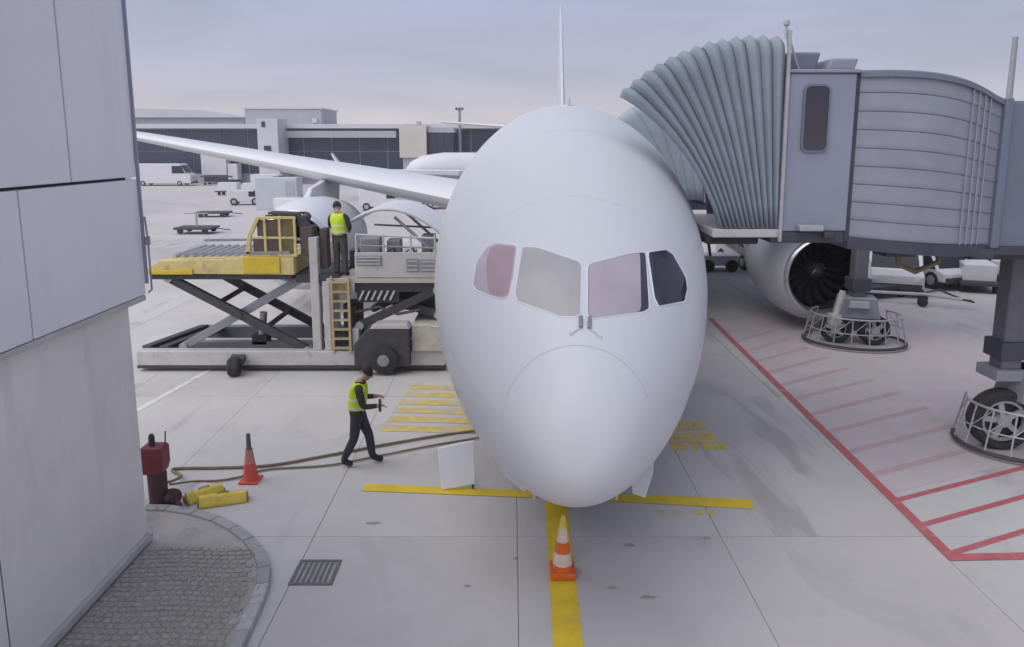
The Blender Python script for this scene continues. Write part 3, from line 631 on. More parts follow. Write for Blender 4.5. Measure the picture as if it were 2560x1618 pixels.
def rrect(x0, x1, z0, z1, r, n=5):
    p = []
    for cx_, cz_, a in ((x1 - r, z1 - r, 0), (x0 + r, z1 - r, 90), (x0 + r, z0 + r, 180), (x1 - r, z0 + r, 270)):
        p += [(cx_ + r * math.cos(R(a + 90 * k / n)), cz_ + r * math.sin(R(a + 90 * k / n))) for k in range(n + 1)]
    return p
o = MB().prism(rrect(4.765, 5.145, 5.80, 6.83, .09), 12.01, 12.03).build('cab_window', glass_d, cab)
fo, fi = rrect(4.735, 5.175, 5.77, 6.86, .11), rrect(4.765, 5.145, 5.80, 6.83, .09)
m = MB(); k_ = len(fo); m.add([(x, 12.0, z) for x, z in fo] + [(x, 12.0, z) for x, z in fi] + [(x, 12.04, z) for x, z in fo], [(i, (i + 1) % k_, k_ + (i + 1) % k_, k_ + i) for i in range(k_)] + [(i, (i + 1) % k_, 2 * k_ + (i + 1) % k_, 2 * k_ + i) for i in range(k_)])
m.build('window_frame', bridge_t, o)
MB().box(3.35, 4.50, 12.0, 14.75, 4.36, 4.50).build('boarding_platform', loader_w, jb, bevel=.02)
MB().box(3.30, 4.2, 12.2, 14.6, 4.22, 4.355).build('platform_bumper', rubber, jb, bevel=.03)
MB().box(4.35, 5.58, 12.06, 14.6, 4.26, 4.455).build('cab_underframe', bridge_d, jb, bevel=.02)
MB().box(4.75, 5.15, 11.86, 12.03, 4.48, 4.58).build('service_lamp', steel, jb, bevel=.02)
MB().box(5.18, 5.36, 11.9, 12.03, 4.36, 4.46).build('cable_gland', dark, jb, bevel=.02)
# roof units
m = MB().prism([(4.62, 7.10), (5.02, 7.10), (5.10, 7.40), (4.55, 7.40)], 12.3, 13.2); m.build('roof_unit', bridge_t, jb, bevel=.04)
m = MB().hexa([(5.16, 12.2, 7.10), (5.62, 12.2, 7.10), (5.62, 13.0, 7.10), (5.16, 13.0, 7.10), (5.22, 12.2, 7.29), (5.68, 12.2, 7.29), (5.68, 13.0, 7.29), (5.22, 13.0, 7.29)]); m.build('roof_unit', bridge_g, jb, bevel=.03)
m = MB().tube([(4.42, 12.1, 7.6), (4.42, 12.1, 7.80)], .022, 8); m.lathe([(.03, 0), (.05, .02), (.05, .08), (.02, .11)], (4.42, 12.1, 7.78), n=12); m.tube([(4.42, 12.1, 7.75), (4.7, 12.2, 7.11)], .018, 6); m.tube([(4.42, 12.1, 7.75), (4.52, 12.1, 7.11)], .014, 6)
m.build('mast_and_stay', steel, jb)
# curved slatted cab side
def cur(u):  # plan curve
    return 5.66 + 2.62 * u, 12.12 - .30 * math.sin(math.pi * min(u * 1.1, 1)) + .25 * u * u
def ztop(u): return 7.03 - .46 * u ** 2.4
def zbot(u): return 4.36 - .18 * u
NS = 9
back = MB().grid([[(cur(k / 24)[0], cur(k / 24)[1] + .06, lerp(zbot(k / 24), ztop(k / 24), q)) for k in range(25)] for q in (0, .5, 1)]).build('slat_curtain', bridge_t, jb, smooth=True)
for j in range(NS):
    q0, q1 = (j + .014) / NS, (j + .986) / NS
    rows = []
    for q, d in ((q0, .05), (q0, .0), (lerp(q0, q1, .12), -.012), (lerp(q0, q1, .30), -.004), (q1, .002), (q1, .05)):
        rows.append([(cur(k / 24)[0], cur(k / 24)[1] + d, lerp(zbot(k / 24), ztop(k / 24), q)) for k in range(25)])
    MB().grid(rows).build('slat', bridge_s, back, smooth=True)
for u in (.70, .755, .81, .865):
    x, y = cur(u); MB().beam((x, y - .028, zbot(u)), (x, y - .028, ztop(u) - .05), .016, .02).build('slat_guide', guide_m, back)
m = MB()
rows = [[], [], [], []]
for k in range(25):
    u = k / 24; x, y = cur(u); z = ztop(u)
    for r_, (dy, dz) in zip(rows, ((-.06, -.05), (-.06, .035), (.0, .06), (2.6, .09 + .1 * u))): r_.append((x, y + dy, z + dz))
m.grid(rows).build('cab_roof_rim', bridge_t, jb, smooth=True)
rows = [[], [], []]
for k in range(25):
    u = k / 24; x, y = cur(u); z = zbot(u)
    for r_, (dy, dz) in zip(rows, ((-.03, .0), (-.03, -.20), (2.5, -.20))): r_.append((x, y + dy, z + dz))
MB().grid(rows).build('cab_floor_beam', bridge_d, jb, smooth=True)
MB().box(5.60, 5.68, 12.10, 14.6, 4.30, 7.03).build('cab_corner_post', bridge_d, jb)
MB().box(8.20, 8.34, 12.26, 12.5, 4.14, 6.66).build('cab_corner_post', bridge_t, jb, bevel=.02)
# tunnel
tn = MB().box(7.95, 24, 12.36, 15.0, 4.14, 6.62).build('tunnel', bridge_t, jb, bevel=.03)
MB().box(8.2, 24, 12.30, 12.36, 4.02, 4.16).build('tunnel_beam', bridge_d, tn)
MB().box(7.9, 8.28, 12.28, 14.9, 3.96, 4.13).build('tunnel_beam', bridge_d, tn)
MB().box(8.2, 24, 12.8, 14.9, 3.86, 4.13).build('tunnel_underframe', bridge_d, tn)
for k in range(12):
    MB().box(9.1 + k * 1.2, 9.13 + k * 1.2, 12.345, 12.36, 4.2, 6.6).build('tunnel_joint', bridge_d, tn)
MB().tube([(6.9, 12.9, 4.2), (7.0, 12.9, 3.75), (7.3, 12.9, 3.62), (7.7, 12.9, 3.8), (7.75, 12.9, 4.15)], .05, 8).build('cable_loop', cable_m, jb, smooth=True)
MB().box(6.6, 7.1, 12.6, 13.1, 3.94, 4.15).build('cable_box', bridge_d, jb)
bogie(jb, 10.28, 13.6, 4.0, R(8), .60, '', colx=9.62)
MB().box(9.28, 10.6, 13.3, 13.95, 1.40, 1.62).build('drive_crossbeam', grey_m, jb, bevel=.03)
# far bridge at the second door
jb2 = thing('jet_bridge', (9, 21, 0), 'far jet bridge behind the near one, pale canopy touching the fuselage', 'jet bridge')
hood(jb2, 1.12, 9.1, -.22, fabric2, n=5, a0=-2, a1=43, wid=2.6, dep=.03)
MB().box(5.6, 8.3, 21.1, 23.8, 4.2, 6.85).build('cab', bridge_g, jb2, bevel=.04)
MB().box(8.3, 26, 21.2, 23.8, 4.1, 6.6).build('tunnel', bridge_t, jb2, bevel=.04)
MB().box(4.3, 8.3, 21.2, 23.6, 4.0, 4.19).build('cab_underframe', bridge_d, jb2)
bogie(jb2, 10.28, 21.1, 4.1, R(-16), .45, '', zbox=1.15, wsp=.52)
m = MB().tube([(9.45, 20.6, .95), (9.62, 20.6, 1.7)], .09, 8); m.box(9.3, 9.6, 20.5, 20.8, .7, 1.0); m.build('hydraulic_ram', loader_w, jb2)

# ================================================================== CARGO LOADER
ld = thing('cargo_loader', (-6, 19.5, 0), 'cream and yellow scissor-lift cargo loader with raised deck beside the airliner', 'cargo loader')
m = MB().box(-9.85, -1.75, 18.3, 18.62, .16, .56); bf = m.build('base_frame', loader_w, ld, bevel=.03)
MB().box(-9.3, -1.75, 20.9, 21.15, .2, .56).build('base_beam', grey_m, bf, bevel=.02)
MB().hexa([(-9.85, 18.62, .42), (-9.6, 18.62, .42), (-9.0, 20.9, .42), (-9.25, 20.9, .42), (-9.85, 18.62, .62), (-9.6, 18.62, .62), (-9.0, 20.9, .62), (-9.25, 20.9, .62)]).build('base_beam', dark, bf, bevel=.02)
MB().hexa([(-9.4, 18.62, .42), (-9.15, 18.62, .42), (-8.55, 20.9, .42), (-8.8, 20.9, .42), (-9.4, 18.62, .60), (-9.15, 18.62, .60), (-8.55, 20.9, .60), (-8.8, 20.9, .60)]).build('base_beam', dark, bf, bevel=.02)
MB().box(-9.2, -5.2, 19.4, 19.6, .34, .5).build('base_beam', grey_m, bf)
MB().box(-8.2, -5.2, 18.70, 18.85, .30, .5).build('base_rail', dark, bf)
MB().box(-9.85, -1.75, 18.305, 18.6, .085, .155).build('bumper_strip', dark, bf)
MB().box(-9.85, -1.8, 18.8, 21, .05, .12).build('under_pan', dark, bf)
o = MB().lathe([(.08, -.14), (.2, -.15), (.245, -.1), (.245, .1), (.2, .15), (.08, .14)], (-7.16, 17.95, .245), (1, .15, 0), 22).build('jockey_wheel', rubber, ld, smooth=True)
MB().beam((-7.16, 17.98, .25), (-7.16, 18.32, .42), .36, .12).build('wheel_fork', dark, o)
# scissor arms
def arm(p, q, wd=.16, mt=dark):
    o = MB().beam(p, q, wd, .22).build('scissor_arm', mt, ld, bevel=.015)
    for e_ in (p, q): MB().lathe([(.11, -.12), (.11, .12)], e_, (0, 1, 0), 14).build('arm_pin', steel, o)
    return o
arm((-8.97, 18.62, 2.45), (-5.42, 18.62, .50)); arm((-8.80, 18.82, .55), (-5.55, 18.82, 2.40), .12, grey_m)
arm((-8.85, 20.65, 2.42), (-5.42, 20.65, .50)); arm((-8.75, 20.45, .55), (-5.55, 20.45, 2.40), .12, grey_m)
cxs = (-7.18, 1.47)
MB().tube([(cxs[0], 18.5, cxs[1]), (cxs[0], 20.75, cxs[1])], .09, 12).build('pivot_tube', dark, ld)
MB().tube([(-7.75, 18.6, 1.76), (-7.75, 20.65, 1.80)], .07, 10).build('cross_tube', dark, ld)
MB().tube([(-6.5, 18.7, 1.12), (-6.5, 20.65, 1.12)], .07, 10).build('cross_tube', dark, ld)
MB().tube([(-7.0, 19.6, .45), (-6.9, 19.6, 1.3)], .10, 10).build('lift_cylinder', steel, ld)
MB().box(-7.2, -6.8, 19.4, 19.8, .42, .68).build('cylinder_foot', dark, ld)
# main deck
m = MB().prism([(-9.45, 2.62), (-5.60, 2.58), (-5.60, 3.04), (-9.05, 2.96), (-9.45, 2.72)], 18.3, 21.0); dk = m.build('main_deck', loader_y2, ld, bevel=.02)
MB().box(-6.90, -5.95, 18.262, 18.298, 2.62, 3.06).build('deck_side_panel', loader_y, dk, bevel=.015)
MB().prism([(-9.5, 2.60), (-8.2, 2.60), (-8.2, 2.74), (-9.5, 2.68)], 18.262, 18.298).build('deck_edge_panel', loader_y, dk, bevel=.01)
MB().box(-9.4, -5.7, 18.45, 20.9, 2.44, 2.575).build('deck_underframe', dark, dk)
for k in range(14):
    x = -8.85 + k * .23; MB().tube([(x, 18.7, 3.0), (x, 20.7, 3.0)], .06, 8).build('deck_roller', steel, dk)
MB().beam((-8.9, 20.75, 3.16), (-5.7, 20.75, 3.2), .07, .07).build('deck_rail', grey_m, dk)
MB().beam((-8.45, 18.36, 3.12), (-5.7, 18.36, 3.17), .06, .06).build('deck_rail', grey_m, dk)
# caged guard on the deck
cg = []
gp_ = MB()
xs = (-6.68, -6.32, -5.94, -5.56)
gp_.beam((-6.78, 18.38, 3.08), (-5.52, 18.38, 3.08), .07); gp_.beam((-6.48, 18.38, 4.05), (-5.52, 18.38, 4.05), .07)
gp_.beam((-6.78, 18.38, 3.08), (-6.72, 18.38, 3.6), .10); gp_.beam((-6.72, 18.38, 3.6), (-6.48, 18.38, 4.05), .10)
for x in xs[1:]: gp_.beam((x, 18.38, 3.08), (x, 18.38, 4.05), .065)
gp_.beam((-6.72, 18.38, 3.54), (-5.52, 18.38, 3.54), .055)
cg = gp_.build('guard_cage', loader_y2, ld, bevel=.012)
for (x0, x1) in zip(xs, xs[1:]):
    for z0, z1 in ((3.13, 3.5), (3.58, 4.0)):
        xa = x0 + .04 if x0 > -6.5 or z0 < 3.3 else x0 + .16
        MB().box(xa, x1 - .045, 18.385, 18.395, z0, z1).build('cage_screen', amber if x0 > -6.0 else brown, cg)
gp2 = MB(); gp2.beam((-6.6, 19.3, 3.08), (-6.6, 19.3, 4.0), .06); gp2.beam((-5.56, 19.3, 3.08), (-5.56, 19.3, 4.1), .06); gp2.beam((-6.6, 19.3, 4.0), (-5.5, 19.3, 4.1), .06)
gp2.build('cage_rear_frame', dark, cg)
MB().beam((-6.25, 18.7, 4.16), (-5.50, 18.7, 4.13), .5, .05).build('cage_top', dark, cg)
# control post and equipment between decks
MB().box(-5.45, -5.12, 18.42, 18.9, 3.05, 3.82).build('control_console', brown, ld, bevel=.03)
MB().hexa([(-5.5, 18.45, 3.82), (-5.2, 18.45, 3.78), (-5.2, 18.8, 3.78), (-5.5, 18.8, 3.82), (-5.52, 18.45, 4.15), (-5.36, 18.45, 3.98), (-5.36, 18.8, 3.98), (-5.52, 18.8, 4.15)]).build('console_hood', dark, ld, bevel=.02)
MB().lathe([(.03, 0), (.10, .04), (.11, .12), (.05, .2)], (-5.26, 18.5, 3.98), n=14).build('warning_beacon', dark, ld, smooth=True)
MB().box(-4.98, -4.80, 18.55, 18.95, 2.7, 3.75).build('console_post', brown, ld, bevel=.03)
MB().box(-5.6, -4.5, 18.4, 20.9, 2.36, 2.56).build('cross_walkway', dark, ld)
# lift mast and tower
MB().box(-5.22, -5.00, 18.36, 18.66, .56, 3.55).build('lift_mast', loader_w, ld, bevel=.02)
MB().box(-5.22, -5.05, 20.5, 20.8, .56, 3.2).build('lift_mast', loader_w, ld, bevel=.02)
MB().box(-4.90, -4.72, 18.34, 18.7, .56, 2.4).build('tower_leg', loader_w, ld, bevel=.02)
MB().box(-4.18, -4.0, 18.34, 18.7, .56, 1.15).build('tower_leg', loader_w, ld, bevel=.02)
lad = MB(); lad.beam((-4.66, 18.3, .5), (-4.66, 18.3, 2.55), .07); lad.beam((-4.22, 18.3, .5), (-4.22, 18.3, 2.55), .07)
lad = lad.build('ladder', tan_m, ld, bevel=.01)
for k in range(8): MB().box(-4.63, -4.25, 18.26, 18.36, .62 + k * .25, .67 + k * .25).build('ladder_rung', tan_m, lad)
MB().box(-4.72, -4.18, 18.4, 18.46, 2.05, 2.45).build('ladder_panel', tan_m, lad)
MB().box(-4.6, -4.2, 19.2, 20, .5, 1.6).build('hydraulic_tank', brown, ld, bevel=.03)
# front platform
fp = MB().box(-4.80, -1.95, 18.36, 21.0, 2.36, 2.48).build('front_platform', cream, ld, bevel=.01)
MB().box(-4.05, -1.95, 18.36, 18.42, 2.50, 3.16).build('platform_side', loader_w, fp, bevel=.015)
for x0, x1, z0, z1 in ((-4.0, -3.35, 2.82, 3.08), (-2.72, -2.40, 2.66, 3.0), (-2.36, -1.96, 2.66, 2.98)):
    MB().box(x0, x1, 18.335, 18.355, z0, z1).build('side_grille', grey_m, fp, bevel=.01)
    for q in range(3): MB().box(x0 + .03, x1 - .03, 18.318, 18.333, z0 + .03 + q * (z1 - z0) / 3, z0 + .06 + q * (z1 - z0) / 3).build('grille_bar', loader_w, fp)
for x in (-4.0, -3.3, -2.6, -1.98): MB().tube([(x, 18.39, 3.02), (x, 18.39, 3.62)], .028, 8).build('handrail_post', loader_w, fp)
MB().tube([(-4.0, 18.39, 3.62), (-1.98, 18.39, 3.52)], .028, 8).build('handrail', loader_w, fp)
MB().tube([(-4.0, 18.39, 3.34), (-1.98, 18.39, 3.27)], .022, 8).build('handrail', grey_m, fp)
MB().tube([(-4.0, 20.9, 3.6), (-1.98, 20.9, 3.5)], .028, 8).build('handrail', grey_m, fp)
MB().box(-3.95, -3.45, 18.6, 19.2, 2.5, 3.5).build('control_cabinet', grey_m, fp, bevel=.03)
MB().box(-4.1, -1.95, 18.5, 20.9, 2.1, 2.355).build('platform_underframe', dark, fp)
for k in range(6): MB().beam((-3.98 + k * .16, 18.44, 1.90), (-3.86 + k * .16, 18.44, 2.14), .06, .05).build('slanted_strut', loader_w, fp)
MB().box(-4.05, -2.95, 18.5, 18.6, 1.82, 2.1).build('underframe_web', dark, fp)
arm((-4.0, 18.55, 1.2), (-1.95, 18.55, 2.15), .13); arm((-4.0, 18.7, 2.1), (-1.95, 18.7, 1.45), .13)
arm((-4.0, 20.6, 1.2), (-1.95, 20.6, 2.1), .13, grey_m); arm((-4.0, 20.4, 2.1), (-1.95, 20.4, 1.35), .13, grey_m)
MB().tube([(-4.1, 18.52, 1.55), (-3.5, 18.52, 1.7), (-3.0, 18.52, 1.5), (-2.4, 18.52, 1.62)], .04, 8).build('hydraulic_hose', brown, ld)
MB().box(-3.2, -1.95, 19.0, 20.5, 1.5, 2.08).build('lift_mechanism', dark, ld, bevel=.02)
for x, z0, z1, y_, mt in ((-3.2, 2.5, 3.35, 19.3, grey_m), (-2.75, 2.5, 3.1, 19.0, loader_w), (-2.3, 2.5, 3.45, 19.6, grey_m), (-4.35, 2.5, 3.0, 19.9, dark)):
    MB().box(x - .18, x + .18, y_, y_ + .5, z0, z1).build('drive_cabinet', mt, fp, bevel=.03)
for x in (-3.4, -2.9, -2.45): MB().tube([(x, 18.6, 2.5), (x + .1, 18.62, 3.1), (x + .3, 18.7, 3.25), (x + .42, 18.8, 2.9)], .03, 8).build('hydraulic_hose', dark, fp, smooth=True)
# engine housing with road wheel
eg = MB().prism([(-4.08, .22), (-2.64, .22), (-2.64, 1.22), (-3.72, 1.22), (-4.08, .80)], 18.02, 18.36).build('engine_housing', dark, ld, bevel=.03)
MB().prism([(-3.66, 1.225), (-2.62, 1.225), (-2.70, 1.34), (-3.5, 1.34)], 18.0, 18.5).build('housing_lid', loader_w, eg, bevel=.02)
o = MB().lathe([(.16, -.1), (.30, -.12), (.36, -.06), (.36, .08), (.3, .1)], (-3.3, 17.99, .42), (0, -1, 0), 26).build('road_wheel', rubber, eg, smooth=True)
MB().lathe([(.17, .0), (.15, .125)], (-3.3, 17.99, .42), (0, -1, 0), 18).build('wheel_hub', grey_m, o)
MB().box(-2.60, -1.78, 18.2, 20.6, .57, 1.30).build('side_locker', cream, ld, bevel=.03)
MB().box(-3.7, -3.1, 17.98, 18.02, .08, .2).build('number_plate_panel', loader_w, eg)

# ================================================================== PEOPLE
def skinmesh(name, verts, edges, mats, pick, sub=2):
    me = bpy.data.meshes.new(name); me.from_pydata([v[0] for v in verts], edges, []); me.update()
    o = bpy.data.objects.new(name, me); col.objects.link(o)
    md = o.modifiers.new('skin', 'SKIN'); md.use_smooth_shade = True
    o.modifiers.new('sub', 'SUBSURF').levels = sub
    for i, v in enumerate(verts):
        sv = me.skin_vertices[0].data[i]; sv.radius = v[1] if isinstance(v[1], tuple) else (v[1], v[1]); sv.use_root = (i == 0)
    bpy.context.view_layer.update()
    dg = bpy.context.evaluated_depsgraph_get(); me2 = bpy.data.meshes.new_from_object(o.evaluated_get(dg))
    bpy.data.objects.remove(o); me2.name = name; me2.materials.clear()
    for m_ in mats: me2.materials.append(m_)
    for p in me2.polygons: p.material_index = pick(p.center); p.use_smooth = True
    o = bpy.data.objects.new(name, me2); col.objects.link(o); return o
def person(loc, rz, J, trousers, label, hipz, hatlike):
    """J: joint dict in metres, x right, y forward, z up from the feet"""
    V_ = Vector; vs = []; ed = []; ix = {}
    def add(n, r, par=None):
        ix[n] = len(vs); vs.append((tuple(J[n]), r))
        if par: ed.append((ix[par], ix[n]))
    add('pelvis', (.175, .15)); add('waist', (.165, .145), 'pelvis'); add('chest', (.19, .15), 'waist'); add('neckb', (.075, .07), 'chest')
    add('neck', .056, 'neckb'); add('jaw', (.068, .075), 'neck'); add('skull', (.082, .095), 'jaw'); add('top', (.06, .07), 'skull')
    J['nose'] = V_(J['skull']) + V_(J['look']) * .10 + V_((0, 0, -.03)); add('nose', .014, 'skull')
    for sd, sx in (('L', -1), ('R', 1)):
        J['ear' + sd] = V_(J['skull']) + V_((sx * .088, 0, -.01)); add('ear' + sd, .016, 'skull')
        add('sho' + sd, .082, 'neckb'); J['ua' + sd] = (V_(J['sho' + sd]) + V_(J['elb' + sd])) / 2; add('ua' + sd, .075, 'sho' + sd); add('elb' + sd, .062, 'ua' + sd)
        add('wri' + sd, .040, 'elb' + sd)
        d = (V_(J['wri' + sd]) - V_(J['elb' + sd])).normalized(); side = d.cross(V_((0, 0, 1)))
        if side.length < .1: side = V_((0, 1, 0))
        side.normalize(); dn = d.cross(side).normalized()
        J['palm' + sd] = V_(J['wri' + sd]) + d * .06; add('palm' + sd, (.036, .022), 'wri' + sd)
        for k, (f, ln) in enumerate(((-1.5, .055), (-.5, .072), (.5, .078), (1.5, .068))):
            J['k%d%s' % (k, sd)] = V_(J['palm' + sd]) + d * .045 + side * f * .019; add('k%d%s' % (k, sd), .0095, 'palm' + sd)
            J['f%d%s' % (k, sd)] = V_(J['k%d%s' % (k, sd)]) + d * ln * .6 + dn * ln * .6; add('f%d%s' % (k, sd), .008, 'k%d%s' % (k, sd))
        J['th' + sd] = V_(J['palm' + sd]) - side * .05 + d * .02 + dn * .02; add('th' + sd, .010, 'palm' + sd)
        add('hip' + sd, (.115, .125), 'pelvis'); J['thi' + sd] = V_(J['hip' + sd]).lerp(V_(J['kne' + sd]), .5); add('thi' + sd, .105, 'hip' + sd)
        add('kne' + sd, .086, 'thi' + sd); J['cal' + sd] = V_(J['kne' + sd]).lerp(V_(J['ank' + sd]), .4); add('cal' + sd, .082, 'kne' + sd); add('ank' + sd, .072, 'cal' + sd); add('toe' + sd, (.052, .042), 'ank' + sd)
    hands = [V_(J['palmL']), V_(J['palmR'])]; nb = V_(J['neck']); ank = [V_(J['ankL']), V_(J['ankR'])]; toes = [V_(J['toeL']), V_(J['toeR'])]
    def pick(c):
        if min((c - h).length for h in hands) < .105: return 2
        if c.z > nb.z - .01 and (c - V_(J['skull'])).length < .28: return 2
        if min((c - h).length for h in toes) < .20 and c.z < min(a.z for a in ank) + .16: return 3
        if c.z < hipz: return 1 if min((c - V_(J[k_])).length for k_ in ('elbL', 'elbR', 'wriL', 'wriR')) > .12 else 0
        return 0
    root = thing('person', loc, label, 'person', rz=rz)
    b = skinmesh('body', vs, ed, [sleeve, trousers, skin_m, shoe_m], pick); b.parent = root
    # vest over the torso
    def off(n, dz=0): return tuple(V_(J[n]) + V_((0, 0, dz)))
    vv = [(off('pelvis', .0), (.205, .185)), (off('waist'), (.20, .18)), (off('chest'), (.22, .185)), (tuple(V_(J['neckb']).lerp(V_(J['chest']), .35)), (.12, .10)),
          (tuple(V_(J['shoL']).lerp(V_(J['neckb']), .18)), .088), (tuple(V_(J['shoR']).lerp(V_(J['neckb']), .18)), .088)]
    ve = [(0, 1), (1, 2), (2, 3), (3, 4), (3, 5)]
    zb1 = (J['waist'][2] - .06, J['waist'][2] - .005); zb2 = (J['waist'][2] + .10, J['waist'][2] + .15)
    vest = skinmesh('vest', vv, ve, [vest_m, vest_r], lambda c: 1 if zb1[0] < c.z < zb1[1] or zb2[0] < c.z < zb2[1] else 0, 3); vest.parent = root
    sk, lk = V_(J['skull']), V_(J['look']).normalized(); up = (V_(J['top']) - sk).normalized()
    m = MB(); rows = []
    rt = lk.cross(up).normalized()
    for i in range(9):
        a = math.pi * .5 * i / 8 * 1.18; rows.append([tuple(sk + up * (.02 + .125 * math.cos(a)) + (lk * math.cos(2 * math.pi * k / 20) * (.118 if math.cos(2 * math.pi * k / 20) < 0 else .105) + rt * math.sin(2 * math.pi * k / 20) * .105) * math.sin(a) - lk * .012) for k in range(21)])
    h = m.grid(rows).build('hair', hair_m, root, smooth=True, local=True)
    for s_ in (-1, 1):
        MB().lathe([(.002, 0), (.009, .002), (.009, .008), (.002, .010)], sk + lk * .092 + rt * s_ * .034, lk, 8).build('eye', hair_m, root, local=True)
    return root
# walker crossing in front of the loader, head bent over something held in both hands; faces +X (rotated -90)
Jw = dict(pelvis=(0, 0, .98), waist=(0, -.01, 1.14), chest=(0, .03, 1.36), neckb=(0, .07, 1.52), neck=(0, .11, 1.59), jaw=(0, .19, 1.64), skull=(0, .21, 1.72), top=(0, .235, 1.80), look=(0, .82, -.57),
          shoL=(-.19, .05, 1.48), shoR=(.19, .07, 1.47), elbL=(-.24, .10, 1.19), elbR=(.25, .16, 1.17), wriL=(-.13, .32, 1.24), wriR=(.15, .40, 1.16),
          hipL=(-.095, .0, .93), hipR=(.095, .0, .93), kneL=(-.10, .17, .52), kneR=(.10, -.06, .52), ankL=(-.11, .22, .09), ankR=(.10, -.27, .10), toeL=(-.13, .42, .035), toeR=(.11, -.09, .04))
pw = person((-2.85, 12.72, .008), R(-90), Jw, navy, 'worker in yellow vest and navy trousers walking across the apron by the cables', .97, True)
pw.scale = (1.03, 1.03, 1.03)
rd = MB().box(-2.42, -2.38, 12.52, 12.58, 1.10, 1.34).build('handheld_radio', dark, None, bevel=.008); tag(rd, 'small dark handheld device held by the walking worker', 'radio')
# worker on the loader ladder platform, seen from behind, bowed head
Js = dict(pelvis=(0, 0, .98), waist=(0, .0, 1.14), chest=(-.02, .03, 1.36), neckb=(-.05, .08, 1.52), neck=(-.07, .12, 1.58), jaw=(-.10, .18, 1.62), skull=(-.11, .20, 1.69), top=(-.125, .23, 1.77), look=(-.1, .80, -.6),
          shoL=(-.23, .05, 1.47), shoR=(.16, .05, 1.48), elbL=(-.30, .18, 1.22), elbR=(.27, .0, 1.22), wriL=(-.22, .40, 1.12), wriR=(.16, .25, 1.12),
          hipL=(-.09, .0, .93), hipR=(.09, .0, .93), kneL=(-.10, .05, .52), kneR=(.10, .04, .52), ankL=(-.10, .0, .09), ankR=(.11, .0, .09), toeL=(-.13, .18, .04), toeR=(.14, .18, .04))
ps = person((-4.50, 18.72, 2.482), R(-8), Js, greytr, 'worker in yellow vest standing on the cargo loader platform with back turned', .97, True)
ps.scale = (1.06, 1.06, 1.06)

# ================================================================== SMALL THINGS ON THE APRON
cn = thing('traffic_cone', (-4.64, 12.05, .005), 'red traffic cone with dark tip standing beside the cables', 'cone', 'traffic cones')
MB().prism_z([(-.17, -.17), (.17, -.17), (.17, .17), (-.17, .17)], 0, .035).build('cone_base', cone_r, cn, bevel=.012, local=True)
MB().lathe([(.145, .035), (.135, .06), (.092, .34)], n=28, cap=False).build('cone_body', cone_r, cn, smooth=True, local=True)
MB().lathe([(.0925, .34), (.060, .59)], n=28, cap=False).build('cone_band', cone_b, cn, smooth=True, local=True)
MB().lathe([(.0605, .59), (.048, .61), (.042, .63), (.037, .86), (.028, .88)], n=28).build('cone_top', cone_k, cn, smooth=True, local=True)
cn2 = thing('traffic_cone', (.70, 9.22, .012), 'orange and white traffic cone standing on the yellow guide line', 'cone', 'traffic cones')
MB().prism_z([(-.175, -.175), (.175, -.175), (.175, .175), (-.175, .175)], 0, .10).build('cone_base', cone_o, cn2, bevel=.02, local=True)
for nm, prof_, mt in (('cone_body', [(.145, .10), (.135, .17)], cone_o), ('cone_band', [(.1352, .17), (.108, .34)], cone_w), ('cone_body', [(.1082, .34), (.085, .50)], cone_o), ('cone_band', [(.0852, .50), (.055, .69)], cone_w), ('cone_top', [(.0552, .69), (.028, .85), (.02, .87)], chock_y)):
    MB().lathe(prof_, n=28, cap=nm == 'cone_top').build(nm, mt, cn2, smooth=True, local=True)
# ground service pedestal
pd = thing('service_pedestal', (-5.85, 11.15, 0), 'dark red service pedestal with black cap beside the wall corner', 'pedestal')
MB().lathe([(.15, 0), (.16, .05), (.145, .10), (.15, .58), (.13, .62)], (-5.83, 11.15, .002), n=20).build('pedestal_column', ped_k, pd, smooth=True)
MB().prism([(-6.0, .60), (-5.70, .60), (-5.655, .74), (-5.655, 1.02), (-5.69, 1.06), (-6.0, 1.06), (-6.03, 1.02), (-6.03, .78)], 11.0, 11.3).build('pedestal_head', ped_r, pd, bevel=.025)
MB().lathe([(.045, 1.05), (.05, 1.08), (.05, 1.2), (.03, 1.25)], (-5.87, 11.15, 0), n=14).build('pedestal_cap', ped_k, pd, smooth=True)
MB().tube([(-5.68, 11.2, 1.05), (-5.66, 11.2, 1.28)], .012, 6).build('pedestal_rod', ped_r, pd)
vl = MB().lathe([(.04, -.1), (.12, -.09), (.14, 0), (.12, .09), (.04, .1)], (-5.60, 11.13, .17), (1, -.4, .3), 18); vl.tube([(-5.7, 11.15, .25), (-5.58, 11.12, .17), (-5.44, 11.03, .05)], .05, 8)
tag(vl.build('hose_coupling', ped_k, None, smooth=True), 'dark hose coupling lying between the pedestal and the yellow chocks', 'coupling')
